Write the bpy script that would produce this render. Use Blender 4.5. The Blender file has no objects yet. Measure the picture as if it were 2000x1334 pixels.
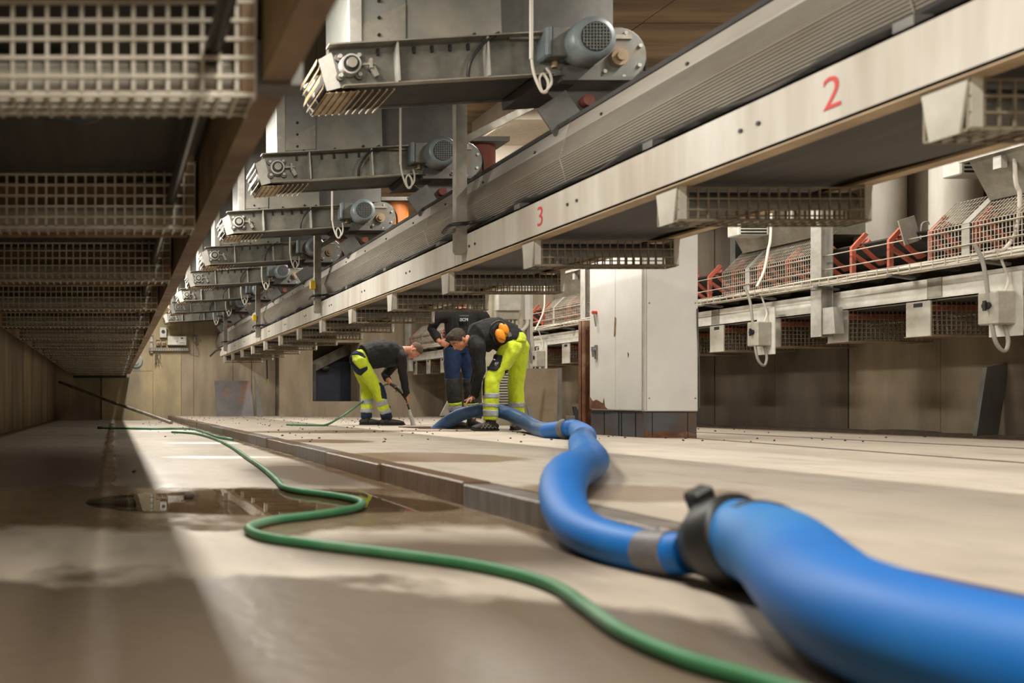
import bpy, bmesh, math, random
from mathutils import Vector, Matrix, noise
random.seed(7)
S = bpy.context.scene
COL = S.collection
V = Vector
# ---------------------------------------------------------------- camera
F, CX, CY, H = 1600.0, 222.0, 776.0, 0.40
def P(x, y, Y):
    return V(((x-CX)*Y/F, Y, H+(CY-y)*Y/F))
cam = bpy.data.cameras.new('camera')
cam_o = bpy.data.objects.new('camera', cam); COL.objects.link(cam_o)
cam_o.location = (0, 0, H); cam_o.rotation_euler = (math.pi/2, 0, 0)
cam.sensor_width = 36; cam.lens = F/2000*36
cam.shift_x = (1000-CX)/2000; cam.shift_y = (CY-667)/2000
cam.clip_start = 0.02; cam.clip_end = 100
cam.dof.use_dof = True; cam.dof.focus_distance = 9.6; cam.dof.aperture_fstop = 2.0
S.camera = cam_o
# ---------------------------------------------------------------- light and exposure
S.view_settings.view_transform = 'Standard'; S.view_settings.look = 'None'
S.view_settings.exposure = 0.26; S.view_settings.gamma = 1.0
S.view_settings.use_curve_mapping = False
S.cycles.use_denoising = True
S.cycles.max_bounces = 7; S.cycles.diffuse_bounces = 4; S.cycles.glossy_bounces = 4
S.cycles.transparent_max_bounces = 8; S.cycles.sample_clamp_indirect = 6.0
S.cycles.caustics_reflective = False; S.cycles.caustics_refractive = False
W = bpy.data.worlds.new('world'); S.world = W; W.use_nodes = True
W.node_tree.nodes['Background'].inputs[0].default_value = (1.0, .9, .78, 1)
W.node_tree.nodes['Background'].inputs[1].default_value = 0.02
def lamp(name, loc, rot, sx, sy, power, col=(1, .945, .86), spread=180):
    l = bpy.data.lights.new(name, 'AREA'); l.shape = 'RECTANGLE'; l.size = sx; l.size_y = sy
    l.energy = power; l.color = col; l.spread = math.radians(spread)
    o = bpy.data.objects.new(name, l); COL.objects.link(o)
    o.location = loc; o.rotation_euler = rot
    return o
R = math.radians
# fluorescent battens: aisle between left conveyor and the feeders, and bay over the right conveyor
for i, y in enumerate((-1.9, 1.2, 4.6, 8.0, 11.4, 14.8, 18.2)):
    lamp('aisle_batten', (0.70, y, 2.85), (0, R(-16), 0), 0.14, 1.5, 84)
for i, y in enumerate((0.6, 4.3, 8.3, 12.3, 16.3)):
    lamp('bay_batten', (3.85, y, 3.3), (0, R(-10), 0), 0.14, 1.5, 84 if 7 < y < 13 else 66)
for i, y in enumerate((4.0, 8.0, 12.0, 16.0)):
    lamp('wall_conveyor_batten', (6.1, y, 3.35), (0, R(-12), 0), 0.14, 1.5, 60)
# floodlight standing behind the camera
lamp('work_light', (.5, -1.6, 1.7), (R(88), 0, 0), 0.4, 0.4, 32)
# ---------------------------------------------------------------- materials
def lin(c):
    return tuple(((x/255)/12.92 if x/255 <= .04045 else ((x/255+.055)/1.055)**2.4) for x in c)
def mat(name, c1, c2=None, rough=.6, metal=0., ns=4., bump=0., bs=30., stretch=(1, 1, 1), lo=.35, hi=.65, c3=None, n3=1.3, r2=None, spec=.5, sheen=0):
    m = bpy.data.materials.new(name); m.use_nodes = True
    nt = m.node_tree; b = nt.nodes['Principled BSDF']; L = nt.links.new
    b.inputs['Roughness'].default_value = rough; b.inputs['Metallic'].default_value = metal
    b.inputs['Specular IOR Level'].default_value = spec
    if sheen: b.inputs['Sheen Weight'].default_value = sheen
    b.inputs['Base Color'].default_value = (*lin(c1), 1)
    m.diffuse_color = (*lin(c1), 1)
    if c2 is None and not bump: return m
    tc = nt.nodes.new('ShaderNodeTexCoord'); mp = nt.nodes.new('ShaderNodeMapping')
    mp.inputs['Scale'].default_value = stretch
    L(tc.outputs['Object'], mp.inputs['Vector'])
    if c2 is not None:
        n = nt.nodes.new('ShaderNodeTexNoise'); n.inputs['Scale'].default_value = ns
        n.inputs['Detail'].default_value = 7; n.inputs['Roughness'].default_value = .62
        L(mp.outputs[0], n.inputs['Vector'])
        r = nt.nodes.new('ShaderNodeMapRange'); r.inputs['From Min'].default_value = lo; r.inputs['From Max'].default_value = hi
        L(n.outputs['Fac'], r.inputs['Value'])
        mx = nt.nodes.new('ShaderNodeMix'); mx.data_type = 'RGBA'
        mx.inputs['A'].default_value = (*lin(c1), 1); mx.inputs['B'].default_value = (*lin(c2), 1)
        L(r.outputs[0], mx.inputs['Factor']); out = mx.outputs['Result']
        if r2 is not None:
            rr = nt.nodes.new('ShaderNodeMapRange'); rr.inputs['To Min'].default_value = rough; rr.inputs['To Max'].default_value = r2
            L(r.outputs[0], rr.inputs['Value']); L(rr.outputs[0], b.inputs['Roughness'])
        if c3 is not None:
            n2 = nt.nodes.new('ShaderNodeTexNoise'); n2.inputs['Scale'].default_value = n3; n2.inputs['Detail'].default_value = 5
            L(mp.outputs[0], n2.inputs['Vector'])
            r3 = nt.nodes.new('ShaderNodeMapRange'); r3.inputs['From Min'].default_value = .5; r3.inputs['From Max'].default_value = .72
            L(n2.outputs['Fac'], r3.inputs['Value'])
            m2 = nt.nodes.new('ShaderNodeMix'); m2.data_type = 'RGBA'
            m2.inputs['B'].default_value = (*lin(c3), 1)
            L(r3.outputs[0], m2.inputs['Factor']); L(out, m2.inputs['A']); out = m2.outputs['Result']
        L(out, b.inputs['Base Color'])
    if bump:
        n = nt.nodes.new('ShaderNodeTexNoise'); n.inputs['Scale'].default_value = bs; n.inputs['Detail'].default_value = 5
        L(mp.outputs[0], n.inputs['Vector'])
        bp = nt.nodes.new('ShaderNodeBump'); bp.inputs['Strength'].default_value = bump; bp.inputs['Distance'].default_value = .02
        L(n.outputs['Fac'], bp.inputs['Height']); L(bp.outputs[0], b.inputs['Normal'])
    return m
m_wall_d = mat('concrete_wall_dark', (98, 86, 71), (76, 66, 54), .8, ns=1.6, bump=.25, bs=25, stretch=(1.6, 1.6, .35), c3=(66, 57, 47), n3=.9)  # darker concrete tone for one stretch of right wall panels
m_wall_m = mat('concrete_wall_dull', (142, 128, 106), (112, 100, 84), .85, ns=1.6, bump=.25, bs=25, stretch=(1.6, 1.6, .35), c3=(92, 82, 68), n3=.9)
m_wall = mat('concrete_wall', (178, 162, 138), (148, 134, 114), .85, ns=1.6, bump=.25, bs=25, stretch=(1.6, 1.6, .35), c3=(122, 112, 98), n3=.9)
m_wall_y = mat('concrete_wall_yellowed', (188, 170, 132), (160, 146, 118), .85, ns=1.8, bump=.25, bs=25, stretch=(1.4, 1.4, .5), c3=(140, 132, 120), n3=.8)
m_ceil = mat('concrete_ceiling', (150, 126, 98), (112, 94, 74), .9, ns=2.2, bump=.3, bs=14, stretch=(.35, 2.5, 1), c3=(90, 74, 58), n3=1.2)
m_bright = mat('pale_concrete', (205, 196, 180), (180, 168, 150), .85, ns=2, bump=.2)
m_kerb_b = mat('kerb_wet_brown', (112, 88, 66), (82, 64, 50), .35, ns=6, bump=.2, stretch=(1, 4, .6))
m_kerb_g = mat('kerb_grey', (122, 116, 110), (92, 84, 76), .45, ns=6, bump=.2, stretch=(1, 4, .6))
m_dark = mat('dark_void', (30, 27, 24), rough=.9)
m_cream = mat('cream_paint', (204, 200, 190), (180, 172, 158), .5, ns=1.5, stretch=(1, 2.6, .3), bump=.03, c3=(150, 138, 120), n3=1.1, r2=.6)
m_tanflange = mat('tan_steel_with_bounce', (186, 164, 132), (156, 134, 106), .7, ns=5)  # light tan on the beams stands in for light bounced off the floor
m_brownsteel = mat('dusty_brown_steel', (150, 126, 98), (110, 88, 66), .75, ns=4, bump=.1, c3=(84, 68, 52))
m_galv = mat('dusty_galvanised_steel', (168, 164, 152), (132, 126, 112), .42, .55, ns=5, bump=.05, c3=(120, 112, 98), n3=2, r2=.6)
m_galv_l = mat('bright_galvanised_steel', (190, 187, 178), (158, 155, 146), .42, .35, ns=6, r2=.55)
m_steel = mat('stained_steel_plate', (128, 126, 116), (86, 84, 76), .45, .45, ns=3.2, bump=.06, c3=(150, 146, 134), n3=2.2, r2=.65)
m_hop = mat('hopper_steel', (152, 152, 144), (116, 118, 114), .42, .5, ns=2.2, bump=.05, c3=(172, 164, 148), n3=1.4, r2=.6)
m_hopd = mat('hopper_steel_dull', (112, 110, 104), (84, 82, 78), .55, .4, ns=2.2, bump=.05)
m_skirt = mat('skirt_aluminium', (170, 165, 154), (142, 136, 126), .45, .35, ns=1.8, stretch=(1, .35, 2), bump=.03, c3=(118, 98, 80), n3=.8, r2=.6)
m_rubber = mat('black_rubber', (40, 38, 36), (58, 54, 49), .75, ns=6, bump=.1)
m_belt = mat('dusty_belt', (74, 70, 64), (58, 54, 50), .7, ns=2.5, stretch=(6, .5, 1), bump=.05)
m_mesh = mat('dusty_wire', (152, 142, 122), (118, 104, 84), .6, .25, ns=9)
m_meshd = mat('dull_brown_wire', (122, 106, 84), (92, 78, 60), .7, .2, ns=9)
m_mesh_l = mat('zinc_wire', (198, 191, 176), (168, 158, 140), .5, .25, ns=9)
m_bracket = mat('bracket_cream', (188, 184, 172), (160, 154, 140), .55, ns=4)
m_motor = mat('motor_blue_grey', (126, 137, 140), (104, 112, 114), .42, .1, ns=7, c3=(140, 132, 118), n3=3)
m_motord = mat('motor_grille', (40, 42, 44), rough=.6)
m_gear = mat('gearbox_grey', (126, 128, 122), (98, 96, 88), .5, .2, ns=7, c3=(134, 118, 94), n3=3)
m_rust = mat('rust', (128, 84, 58), (96, 64, 46), .85, ns=8, bump=.3, c3=(176, 150, 122), n3=3)
m_rustred = mat('rust_red_paint', (134, 72, 58), (110, 60, 50), .7, ns=5)
m_orange = mat('orange_paint', (214, 128, 56), (190, 110, 50), .5, ns=6)
m_orange_i = mat('idler_orange', (206, 104, 80), (160, 92, 74), .5, ns=8)
m_yellow = mat('yellow_plastic', (226, 190, 40), (200, 168, 44), .4, ns=8)
m_blueb = mat('blue_box', (66, 112, 168), rough=.4)
m_gold = mat('dusty_gold_guard', (178, 162, 132), (134, 108, 76), .5, .4, ns=9, c3=(104, 82, 58), n3=5)
m_white = mat('cabinet_white_paint', (226, 226, 222), (214, 213, 206), .38, ns=2, bump=.015, bs=8)
m_plinth = mat('plinth_grey', (92, 94, 98), (74, 74, 74), .4, ns=4, c3=(110, 76, 54), n3=2.5)
m_red = mat('red_mark', (196, 52, 48), rough=.6)
m_redp = mat('red_plastic', (200, 60, 50), rough=.4)
m_black = mat('black_plastic', (26, 26, 26), rough=.45)
m_cable_w = mat('pale_cable', (200, 194, 180), rough=.5)
m_cable_g = mat('grey_cable', (140, 136, 126), rough=.5)
m_gbox = mat('switch_box_grey', (168, 164, 152), (146, 138, 122), .5, ns=8)
m_wbox = mat('switch_box_white', (212, 210, 200), (190, 186, 174), .45, ns=8)
m_hose_b = mat('blue_hose_pvc', (0, 92, 168), (2, 100, 176), .5, ns=3, c3=(40, 112, 172), n3=2.2, r2=.55)
m_hose_r = mat('ribbed_hose_slate_blue', (46, 80, 122), (62, 94, 130), .45, ns=8)
m_hose_g = mat('green_hose_pvc', (38, 98, 58), (58, 112, 74), .5, ns=5, c3=(110, 138, 112), n3=2)
m_tape = mat('grey_tape', (118, 116, 116), (84, 82, 84), .5, ns=20)
m_hiviz = mat('hi_vis_yellow', (204, 222, 34), (186, 204, 38), .75, ns=9, bump=.5, bs=16, sheen=.15)
m_navy = mat('navy_cloth', (24, 36, 66), (16, 26, 48), .85, ns=9, bump=.4, bs=20)
m_navyb = mat('navy_trouser_cloth', (18, 46, 84), (12, 32, 60), .85, ns=9, bump=.4, bs=20)
m_black_c = mat('black_cloth', (19, 18, 20), (28, 27, 28), .85, ns=9, bump=.5, bs=16)
m_char = mat('charcoal_cloth', (52, 52, 50), (42, 42, 42), .85, ns=9, bump=.4, bs=20)
m_refl = mat('reflective_tape', (176, 180, 184), (150, 154, 160), .4, ns=20)
m_skin = mat('skin', (202, 142, 110), (180, 118, 90), .5, ns=10)
m_hair = mat('brown_hair', (66, 52, 40), (44, 34, 26), .75, ns=40, bump=.6, bs=90)
m_hair2 = mat('cropped_hair', (112, 82, 64), (84, 62, 48), .8, ns=60, bump=.3, bs=120)
m_boot = mat('boot_leather', (54, 50, 44), (38, 35, 32), .6, ns=14, bump=.2)
m_sole = mat('boot_sole', (30, 29, 28), rough=.8)
m_bootm = mat('boot_grey_mesh', (120, 116, 108), rough=.7)
m_muff = mat('ear_muff_orange', (236, 150, 34), (222, 134, 28), .4, ns=6)
m_stone = mat('grit', (84, 70, 56), (60, 50, 42), .9, ns=20)
m_board = mat('tan_board', (150, 134, 112), (126, 110, 90), .7, ns=3)
m_sheetrust = mat('rusty_sheet', (122, 118, 116), (100, 98, 98), .5, .3, ns=3, c3=(176, 112, 68), n3=1.6)
m_green = mat('green_label', (120, 120, 60), rough=.6)

# floor: concrete with wet and damp patches (their outlines are wear of the floor itself)
def floor_mat(name, c1, c2, wet, damp, strips=(), dc=(128, 106, 82), pale=()):
    m = bpy.data.materials.new(name); m.use_nodes = True
    nt = m.node_tree; b = nt.nodes['Principled BSDF']; L = nt.links.new
    N = nt.nodes.new
    def math_(op, a, bb=None, clamp=False):
        n = N('ShaderNodeMath'); n.operation = op; n.use_clamp = clamp
        for i, x in enumerate((a, bb)):
            if x is None: continue
            if isinstance(x, (int, float)): n.inputs[i].default_value = x
            else: L(x, n.inputs[i])
        return n.outputs[0]
    geo = N('ShaderNodeNewGeometry'); sep = N('ShaderNodeSeparateXYZ'); L(geo.outputs['Position'], sep.inputs[0])
    X, Y = sep.outputs[0], sep.outputs[1]
    def noise_(scale, det=6, st=(1, 1, 1)):
        mp = N('ShaderNodeMapping'); mp.inputs['Scale'].default_value = st; L(geo.outputs['Position'], mp.inputs['Vector'])
        n = N('ShaderNodeTexNoise'); n.inputs['Scale'].default_value = scale; n.inputs['Detail'].default_value = det
        n.inputs['Roughness'].default_value = .6
        L(mp.outputs[0], n.inputs['Vector']); return n.outputs['Fac']
    wob = math_('MULTIPLY', math_('SUBTRACT', noise_(2.6, 5), .5), 1.1)
    def ell(cx, cy, rx, ry, soft):
        a = math_('DIVIDE', math_('SUBTRACT', X, cx), rx); c = math_('DIVIDE', math_('SUBTRACT', Y, cy), ry)
        d = math_('SQRT', math_('ADD', math_('MULTIPLY', a, a), math_('MULTIPLY', c, c)))
        d = math_('ADD', d, wob)
        return math_('DIVIDE', math_('SUBTRACT', 1+soft, d), 2*soft, True)
    def rect(x0, x1, y0, y1, soft):
        w = math_('MULTIPLY', wob, .09)
        xx = math_('ADD', X, w)
        a = math_('MULTIPLY', math_('DIVIDE', math_('SUBTRACT', xx, x0), soft, True), math_('DIVIDE', math_('SUBTRACT', x1, xx), soft, True))
        yy = math_('ADD', Y, math_('MULTIPLY', w, 2))
        c = math_('MULTIPLY', math_('DIVIDE', math_('SUBTRACT', yy, y0), soft*3, True), math_('DIVIDE', math_('SUBTRACT', y1, yy), soft*3, True))
        return math_('MULTIPLY', a, c)
    def many(lst, f):
        o = None
        for e in lst:
            v = f(*e); o = v if o is None else math_('MAXIMUM', o, v)
        return o
    wm = many(wet, ell); sm = many(strips, rect)
    if sm is not None: wm = sm if wm is None else math_('MAXIMUM', wm, sm)
    dm = many(damp, ell)
    def mix(f, a, bb):
        n = N('ShaderNodeMix'); n.data_type = 'RGBA'
        L(f, n.inputs['Factor'])
        for k, x in (('A', a), ('B', bb)):
            if isinstance(x, tuple): n.inputs[k].default_value = (*lin(x), 1)
            else: L(x, n.inputs[k])
        return n.outputs['Result']
    def rng(v, lo, hi, a=0., bb=1.):
        n = N('ShaderNodeMapRange'); L(v, n.inputs['Value'])
        for k, x in (('From Min', lo), ('From Max', hi), ('To Min', a), ('To Max', bb)): n.inputs[k].default_value = x
        return n.outputs[0]
    c = mix(rng(noise_(1.3, 8), .35, .65), c1, c2)
    c = mix(rng(noise_(7., 6, (1, .5, 1)), .52, .75, 0, .5), c, tuple(int(q*.72) for q in c2))
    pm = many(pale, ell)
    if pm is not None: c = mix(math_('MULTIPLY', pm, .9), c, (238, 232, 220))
    rough = None
    if dm is not None:
        c = mix(math_('MULTIPLY', dm, .9), c, dc)
    if wm is not None:
        c = mix(math_('MULTIPLY', wm, .9), c, (104, 86, 64))
        rn = rng(noise_(6., 4), .35, .65, .10, .34)
        r = N('ShaderNodeMix'); r.data_type = 'FLOAT'; L(wm, r.inputs['Factor'])
        r.inputs['A'].default_value = .62; L(rn, r.inputs['B']); rough = r.outputs['Result']
        if dm is not None:
            rough = math_('MULTIPLY', rough, math_('SUBTRACT', 1., math_('MULTIPLY', dm, .5)))
    elif dm is not None:
        rough = rng(dm, 0, 1, .62, .32)
    L(c, b.inputs['Base Color'])
    if rough is not None: L(rough, b.inputs['Roughness'])
    else: b.inputs['Roughness'].default_value = .65
    bp = N('ShaderNodeBump'); bp.inputs['Distance'].default_value = .01
    L(noise_(24., 6), bp.inputs['Height'])
    if wm is not None: L(rng(wm, 0, 1, .3, .03), bp.inputs['Strength'])
    else: bp.inputs['Strength'].default_value = .3
    L(bp.outputs[0], b.inputs['Normal'])
    return m
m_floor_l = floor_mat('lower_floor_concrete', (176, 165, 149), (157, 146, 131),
    wet=[(.30, 3.25, 1.5, .70, .10), (.35, 2.9, 1.3, .3, .2)],
    damp=[(.15, 1.12, .98, .80, .08), (-.6, 5.0, .8, 2.0, .5), (1.1, 4.6, .35, .9, .4), (.9, 2.2, .5, .25, .5)],
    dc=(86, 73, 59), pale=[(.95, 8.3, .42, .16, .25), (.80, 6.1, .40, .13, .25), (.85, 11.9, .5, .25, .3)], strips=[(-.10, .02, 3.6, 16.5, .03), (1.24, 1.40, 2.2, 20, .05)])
m_floor_r = floor_mat('raised_floor_concrete', (182, 171, 155), (164, 153, 138), wet=[],
    damp=[(1.78, 6.75, .34, .36, .12), (1.78, 4.75, .55, .42, .10), (1.8, 2.85, .42, .26, .12), (2.2, 8.9, .8, .35, .2), (3.2, 9.2, 1.3, .3, .3), (7.9, 9, .35, 14, .4)])
# ---------------------------------------------------------------- mesh helpers
class MB:
    def __init__(s): s.v = []; s.f = []; s.sm = []
    def add(s, vs, fs, smooth=False):
        o = len(s.v); s.v += [V(p) for p in vs]
        for f in fs: s.f.append([i+o for i in f]); s.sm.append(smooth)
        return s
    def box(s, x0, x1, y0, y1, z0, z1):
        return s.add([(x0,y0,z0),(x1,y0,z0),(x1,y1,z0),(x0,y1,z0),(x0,y0,z1),(x1,y0,z1),(x1,y1,z1),(x0,y1,z1)],
                     [(0,3,2,1),(4,5,6,7),(0,1,5,4),(1,2,6,5),(2,3,7,6),(3,0,4,7)])
    def obox(s, c, ax, ay, az):     # centre and three half axes
        c, ax, ay, az = V(c), V(ax), V(ay), V(az)
        vs = [c+i*ax+j*ay+k*az for k in (-1,1) for j, i in ((-1,-1),(-1,1),(1,1),(1,-1))]
        return s.add(vs, [(0,3,2,1),(4,5,6,7),(0,1,5,4),(1,2,6,5),(2,3,7,6),(3,0,4,7)])
    def bar(s, p0, p1, w, h, up=(0,0,1)):
        p0, p1 = V(p0), V(p1); d = p1-p0; t = d.normalized(); up = V(up)
        if abs(t.dot(up)) > .98: up = V((0,1,0))
        a = t.cross(up).normalized(); b = a.cross(t)
        return s.obox((p0+p1)/2, d/2, a*w/2, b*h/2)
    def prism(s, pts, a, b, axis='y'):   # closed outline extruded along an axis
        n = len(pts)
        def mk(p, t): return {'y': (p[0], t, p[1]), 'x': (t, p[0], p[1]), 'z': (p[0], p[1], t)}[axis]
        vs = [mk(p, a) for p in pts]+[mk(p, b) for p in pts]
        fs = [(i, (i+1) % n, n+(i+1) % n, n+i) for i in range(n)]
        fs += [tuple(range(n))[::-1], tuple(range(n, 2*n))]
        return s.add(vs, fs)
    def cyl(s, p0, p1, r0, r1=None, n=16, cap=True, smooth=True):
        r1 = r0 if r1 is None else r1
        p0, p1 = V(p0), V(p1); t = (p1-p0).normalized()
        a = t.orthogonal().normalized(); b = t.cross(a)
        ring = [a*math.cos(2*math.pi*i/n)+b*math.sin(2*math.pi*i/n) for i in range(n)]
        s.add([p0+q*r0 for q in ring]+[p1+q*r1 for q in ring], [(i, (i+1) % n, n+(i+1) % n, n+i) for i in range(n)], smooth)
        if cap:
            s.add([p0+q*r0 for q in ring], [tuple(range(n))[::-1]]); s.add([p1+q*r1 for q in ring], [tuple(range(n))])
        return s
    def loft(s, pts, rad, n=14, side=None, cap=True, smooth=True, round_=False):
        pts = [V(p) for p in pts]
        rad = [(r, r) if isinstance(r, (int, float)) else r for r in rad]
        if round_:
            for end in (0, -1):
                p, r = pts[end], rad[end]
                q = pts[1] if end == 0 else pts[-2]
                d = (p-q).normalized()*min(r)
                extra = [(p+d*.55, (r[0]*.82, r[1]*.82)), (p+d*.9, (r[0]*.42, r[1]*.42)), (p+d, (r[0]*.08, r[1]*.08))]
                for e, rr in extra:
                    if end == 0: pts.insert(0, e); rad.insert(0, rr)
                    else: pts.append(e); rad.append(rr)
        prev = V(side) if side is not None else None
        rings = []
        for i, p in enumerate(pts):
            t = (pts[min(i+1, len(pts)-1)]-pts[max(i-1, 0)]).normalized()
            if prev is None: prev = t.orthogonal()
            a = prev-t*prev.dot(t)
            if a.length < 1e-4: a = t.orthogonal()
            a.normalize(); b = t.cross(a)
            if side is None: prev = a
            rings += [p+a*math.cos(2*math.pi*k/n)*rad[i][0]+b*math.sin(2*math.pi*k/n)*rad[i][1] for k in range(n)]
        fs = []
        for i in range(len(pts)-1):
            for k in range(n):
                fs.append((i*n+k, i*n+(k+1) % n, (i+1)*n+(k+1) % n, (i+1)*n+k))
        s.add(rings, fs, smooth)
        if cap:
            m = len(pts)-1
            s.add(rings[:n], [tuple(range(n))[::-1]]); s.add(rings[m*n:], [tuple(range(n))])
        return s
    def tube(s, ctrl, r, n=10, sub=8, cap=True):
        p = spline(ctrl, sub)
        rr = r if callable(r) else (lambda t: r)
        return s.loft(p, [rr(i/(len(p)-1)) for i in range(len(p))], n, cap=cap)
    def ell(s, c, r, axes=None, n=14, m=9):
        c = V(c); ax = [V(a) for a in axes] if axes else [V((1,0,0)), V((0,1,0)), V((0,0,1))]
        vs = []; fs = []
        for j in range(1, m):
            ph = math.pi*j/m
            for i in range(n):
                th = 2*math.pi*i/n
                vs.append(c+ax[0]*r[0]*math.sin(ph)*math.cos(th)+ax[1]*r[1]*math.sin(ph)*math.sin(th)+ax[2]*r[2]*math.cos(ph))
        top = len(vs); vs.append(c+ax[2]*r[2]); bot = len(vs); vs.append(c-ax[2]*r[2])
        for j in range(m-2):
            for i in range(n): fs.append((j*n+i, (j+1)*n+i, (j+1)*n+(i+1) % n, j*n+(i+1) % n))
        for i in range(n):
            fs.append((top, i, (i+1) % n)); fs.append((bot, (m-2)*n+(i+1) % n, (m-2)*n+i))
        return s.add(vs, fs, True)
    def grid(s, o, u, w, nu, nw, r=.0026):   # welded wire panel: o corner, u and w edge vectors
        o, u, w = V(o), V(u), V(w)
        nn = u.cross(w).normalized()
        for i in range(nu+1):
            a = o+u*i/nu; s.bar(a, a+w, 2*r, 2*r, nn)
        for j in range(nw+1):
            a = o+w*j/nw+nn*r*1.5; s.bar(a, a+u, 2*r, 2*r, nn)
        return s
    def build(s, name, m, parent=None, origin=None, kind=None, bevel=0, label=None):
        me = bpy.data.meshes.new(name)
        base = V((0,0,0))
        if parent is not None: base = wloc(parent)
        elif origin is not None: base = V(origin)
        me.from_pydata([p-base for p in s.v], [], s.f)
        me.polygons.foreach_set('use_smooth', s.sm)
        me.materials.append(m)
        bm = bmesh.new(); bm.from_mesh(me); bmesh.ops.recalc_face_normals(bm, faces=bm.faces)
        if bevel:
            bmesh.ops.remove_doubles(bm, verts=bm.verts, dist=1e-5)
            bmesh.ops.bevel(bm, geom=[e for e in bm.edges if len(e.link_faces) == 2 and e.calc_face_angle(0) > .5], offset=bevel, segments=1, affect='EDGES', profile=.5)
        bm.to_mesh(me); bm.free()
        o = bpy.data.objects.new(name, me); COL.objects.link(o)
        if parent is not None: o.parent = parent
        else: o.location = base
        if kind: o['kind'] = kind
        if label: o['label'] = label
        return o
def wloc(o):
    p = V((0,0,0))
    while o is not None: p = p+o.location; o = o.parent
    return p
def spline(c, sub=8):
    c = [V(p) for p in c]
    if len(c) < 3: return c
    out = []
    for i in range(len(c)-1):
        p0, p1, p2, p3 = c[max(i-1, 0)], c[i], c[i+1], c[min(i+2, len(c)-1)]
        for k in range(sub):
            t = k/sub
            out.append(.5*((2*p1)+(p2-p0)*t+(2*p0-5*p1+4*p2-p3)*t*t+(3*p1-p0-3*p2+p3)*t**3))
    out.append(c[-1]); return out
def thing(name, label, cat, loc, group=None):
    o = bpy.data.objects.new(name, None); COL.objects.link(o); o.location = loc; o.empty_display_size = .1
    o['label'] = label; o['category'] = cat
    if group: o['group'] = group
    return o
def tag(o, label, cat, group=None, kind=None):
    o['label'] = label; o['category'] = cat
    if group: o['group'] = group
    if kind: o['kind'] = kind
    return o
def kids(o): return [c for c in COL.objects if c.parent == o]
def dup_tree(root, loc, label, skip=()):
    r = root.copy(); COL.objects.link(r); r.location = loc; r['label'] = label
    def rec(a, b):
        for c in KIDS.get(a.name, []):
            if c.name.split('.')[0] in skip: continue
            d = c.copy(); COL.objects.link(d); d.parent = b; rec(c, d)
    KIDS = {}
    for c in list(COL.objects):
        if c.parent: KIDS.setdefault(c.parent.name, []).append(c)
    rec(root, r); return r
def share(src, parent, off=(0,0,0), name=None):   # another piece with the same mesh
    d = src.copy(); COL.objects.link(d); d.parent = parent; d.location = V(src.location)+V(off); return d
def text_mesh(txt, size, name, m, parent, loc, ax, ay, bold=0.0, extr=.001):
    cu = bpy.data.curves.new(name, 'FONT'); cu.body = txt; cu.size = size; cu.align_x = 'CENTER'; cu.align_y = 'CENTER'
    cu.extrude = extr; cu.offset = bold; cu.resolution_u = 3
    t = bpy.data.objects.new(name+'_tmp', cu); COL.objects.link(t)
    dg = bpy.context.evaluated_depsgraph_get(); dg.update()
    me = bpy.data.meshes.new_from_object(t.evaluated_get(dg)); bpy.data.objects.remove(t)
    ax, ay = V(ax).normalized(), V(ay).normalized(); az = ax.cross(ay); base = wloc(parent)
    for v in me.vertices: v.co = V(loc)+ax*v.co.x+ay*v.co.y+az*v.co.z-base
    me.materials.clear(); me.materials.append(m); me.name = name
    o = bpy.data.objects.new(name, me); COL.objects.link(o); o.parent = parent; return o
SL = .0075
def zl(y): return -SL*y
def zr(y): return .09-SL*y
# ================================================================ SETTING
YB, YE, CEIL = -4.0, 20.5, 3.6
XL, XR, XK = -1.5, 8.07, 1.36
def slab(name, m, x0, x1, y0, y1, zf, th=.3, bmesh_=None):
    b = bmesh_ or MB()
    b.add([(x0,y0,zf(y0)),(x1,y0,zf(y0)),(x1,y1,zf(y1)),(x0,y1,zf(y1)),(x0,y0,zf(y0)-th),(x1,y0,zf(y0)-th),(x1,y1,zf(y1)-th),(x0,y1,zf(y1)-th)],
          [(0,1,2,3),(7,6,5,4),(0,4,5,1),(1,5,6,2),(2,6,7,3),(3,7,4,0)])
    return b
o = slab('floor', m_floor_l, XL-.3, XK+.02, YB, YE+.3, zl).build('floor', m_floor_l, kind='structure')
# raised floor with the open drain slot the men are working at (x 3.72-4.62, y 9.95-10.65)
b = MB(); PX0, PX1, PY0, PY1 = 3.72, 4.62, 9.95, 10.6
slab('', None, XK+.12, PX0, YB, YE+.3, zr, .35, b); slab('', None, PX1, XR+.3, YB, YE+.3, zr, .35, b)
slab('', None, PX0, PX1, YB, PY0, zr, .35, b); slab('', None, PX0, PX1, PY1, YE+.3, zr, .35, b)
o = b.build('floor', m_floor_r, kind='structure'); floor_r = o
b = MB(); b.box(PX0, PX1, PY0, PY1, -.42, -.36); b.build('pit_bottom', m_dark, o)
b = MB(); b.bar((PX0-.02, PY0-.02, zr(PY0)+.004), (PX1+.02, PY0-.02, zr(PY0)+.004), .05, .012); b.bar((PX0-.02, PY1+.02, zr(PY1)+.004), (PX1+.02, PY1+.02, zr(PY1)+.004), .05, .012)
b.build('pit_rim', m_kerb_b, o)
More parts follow.
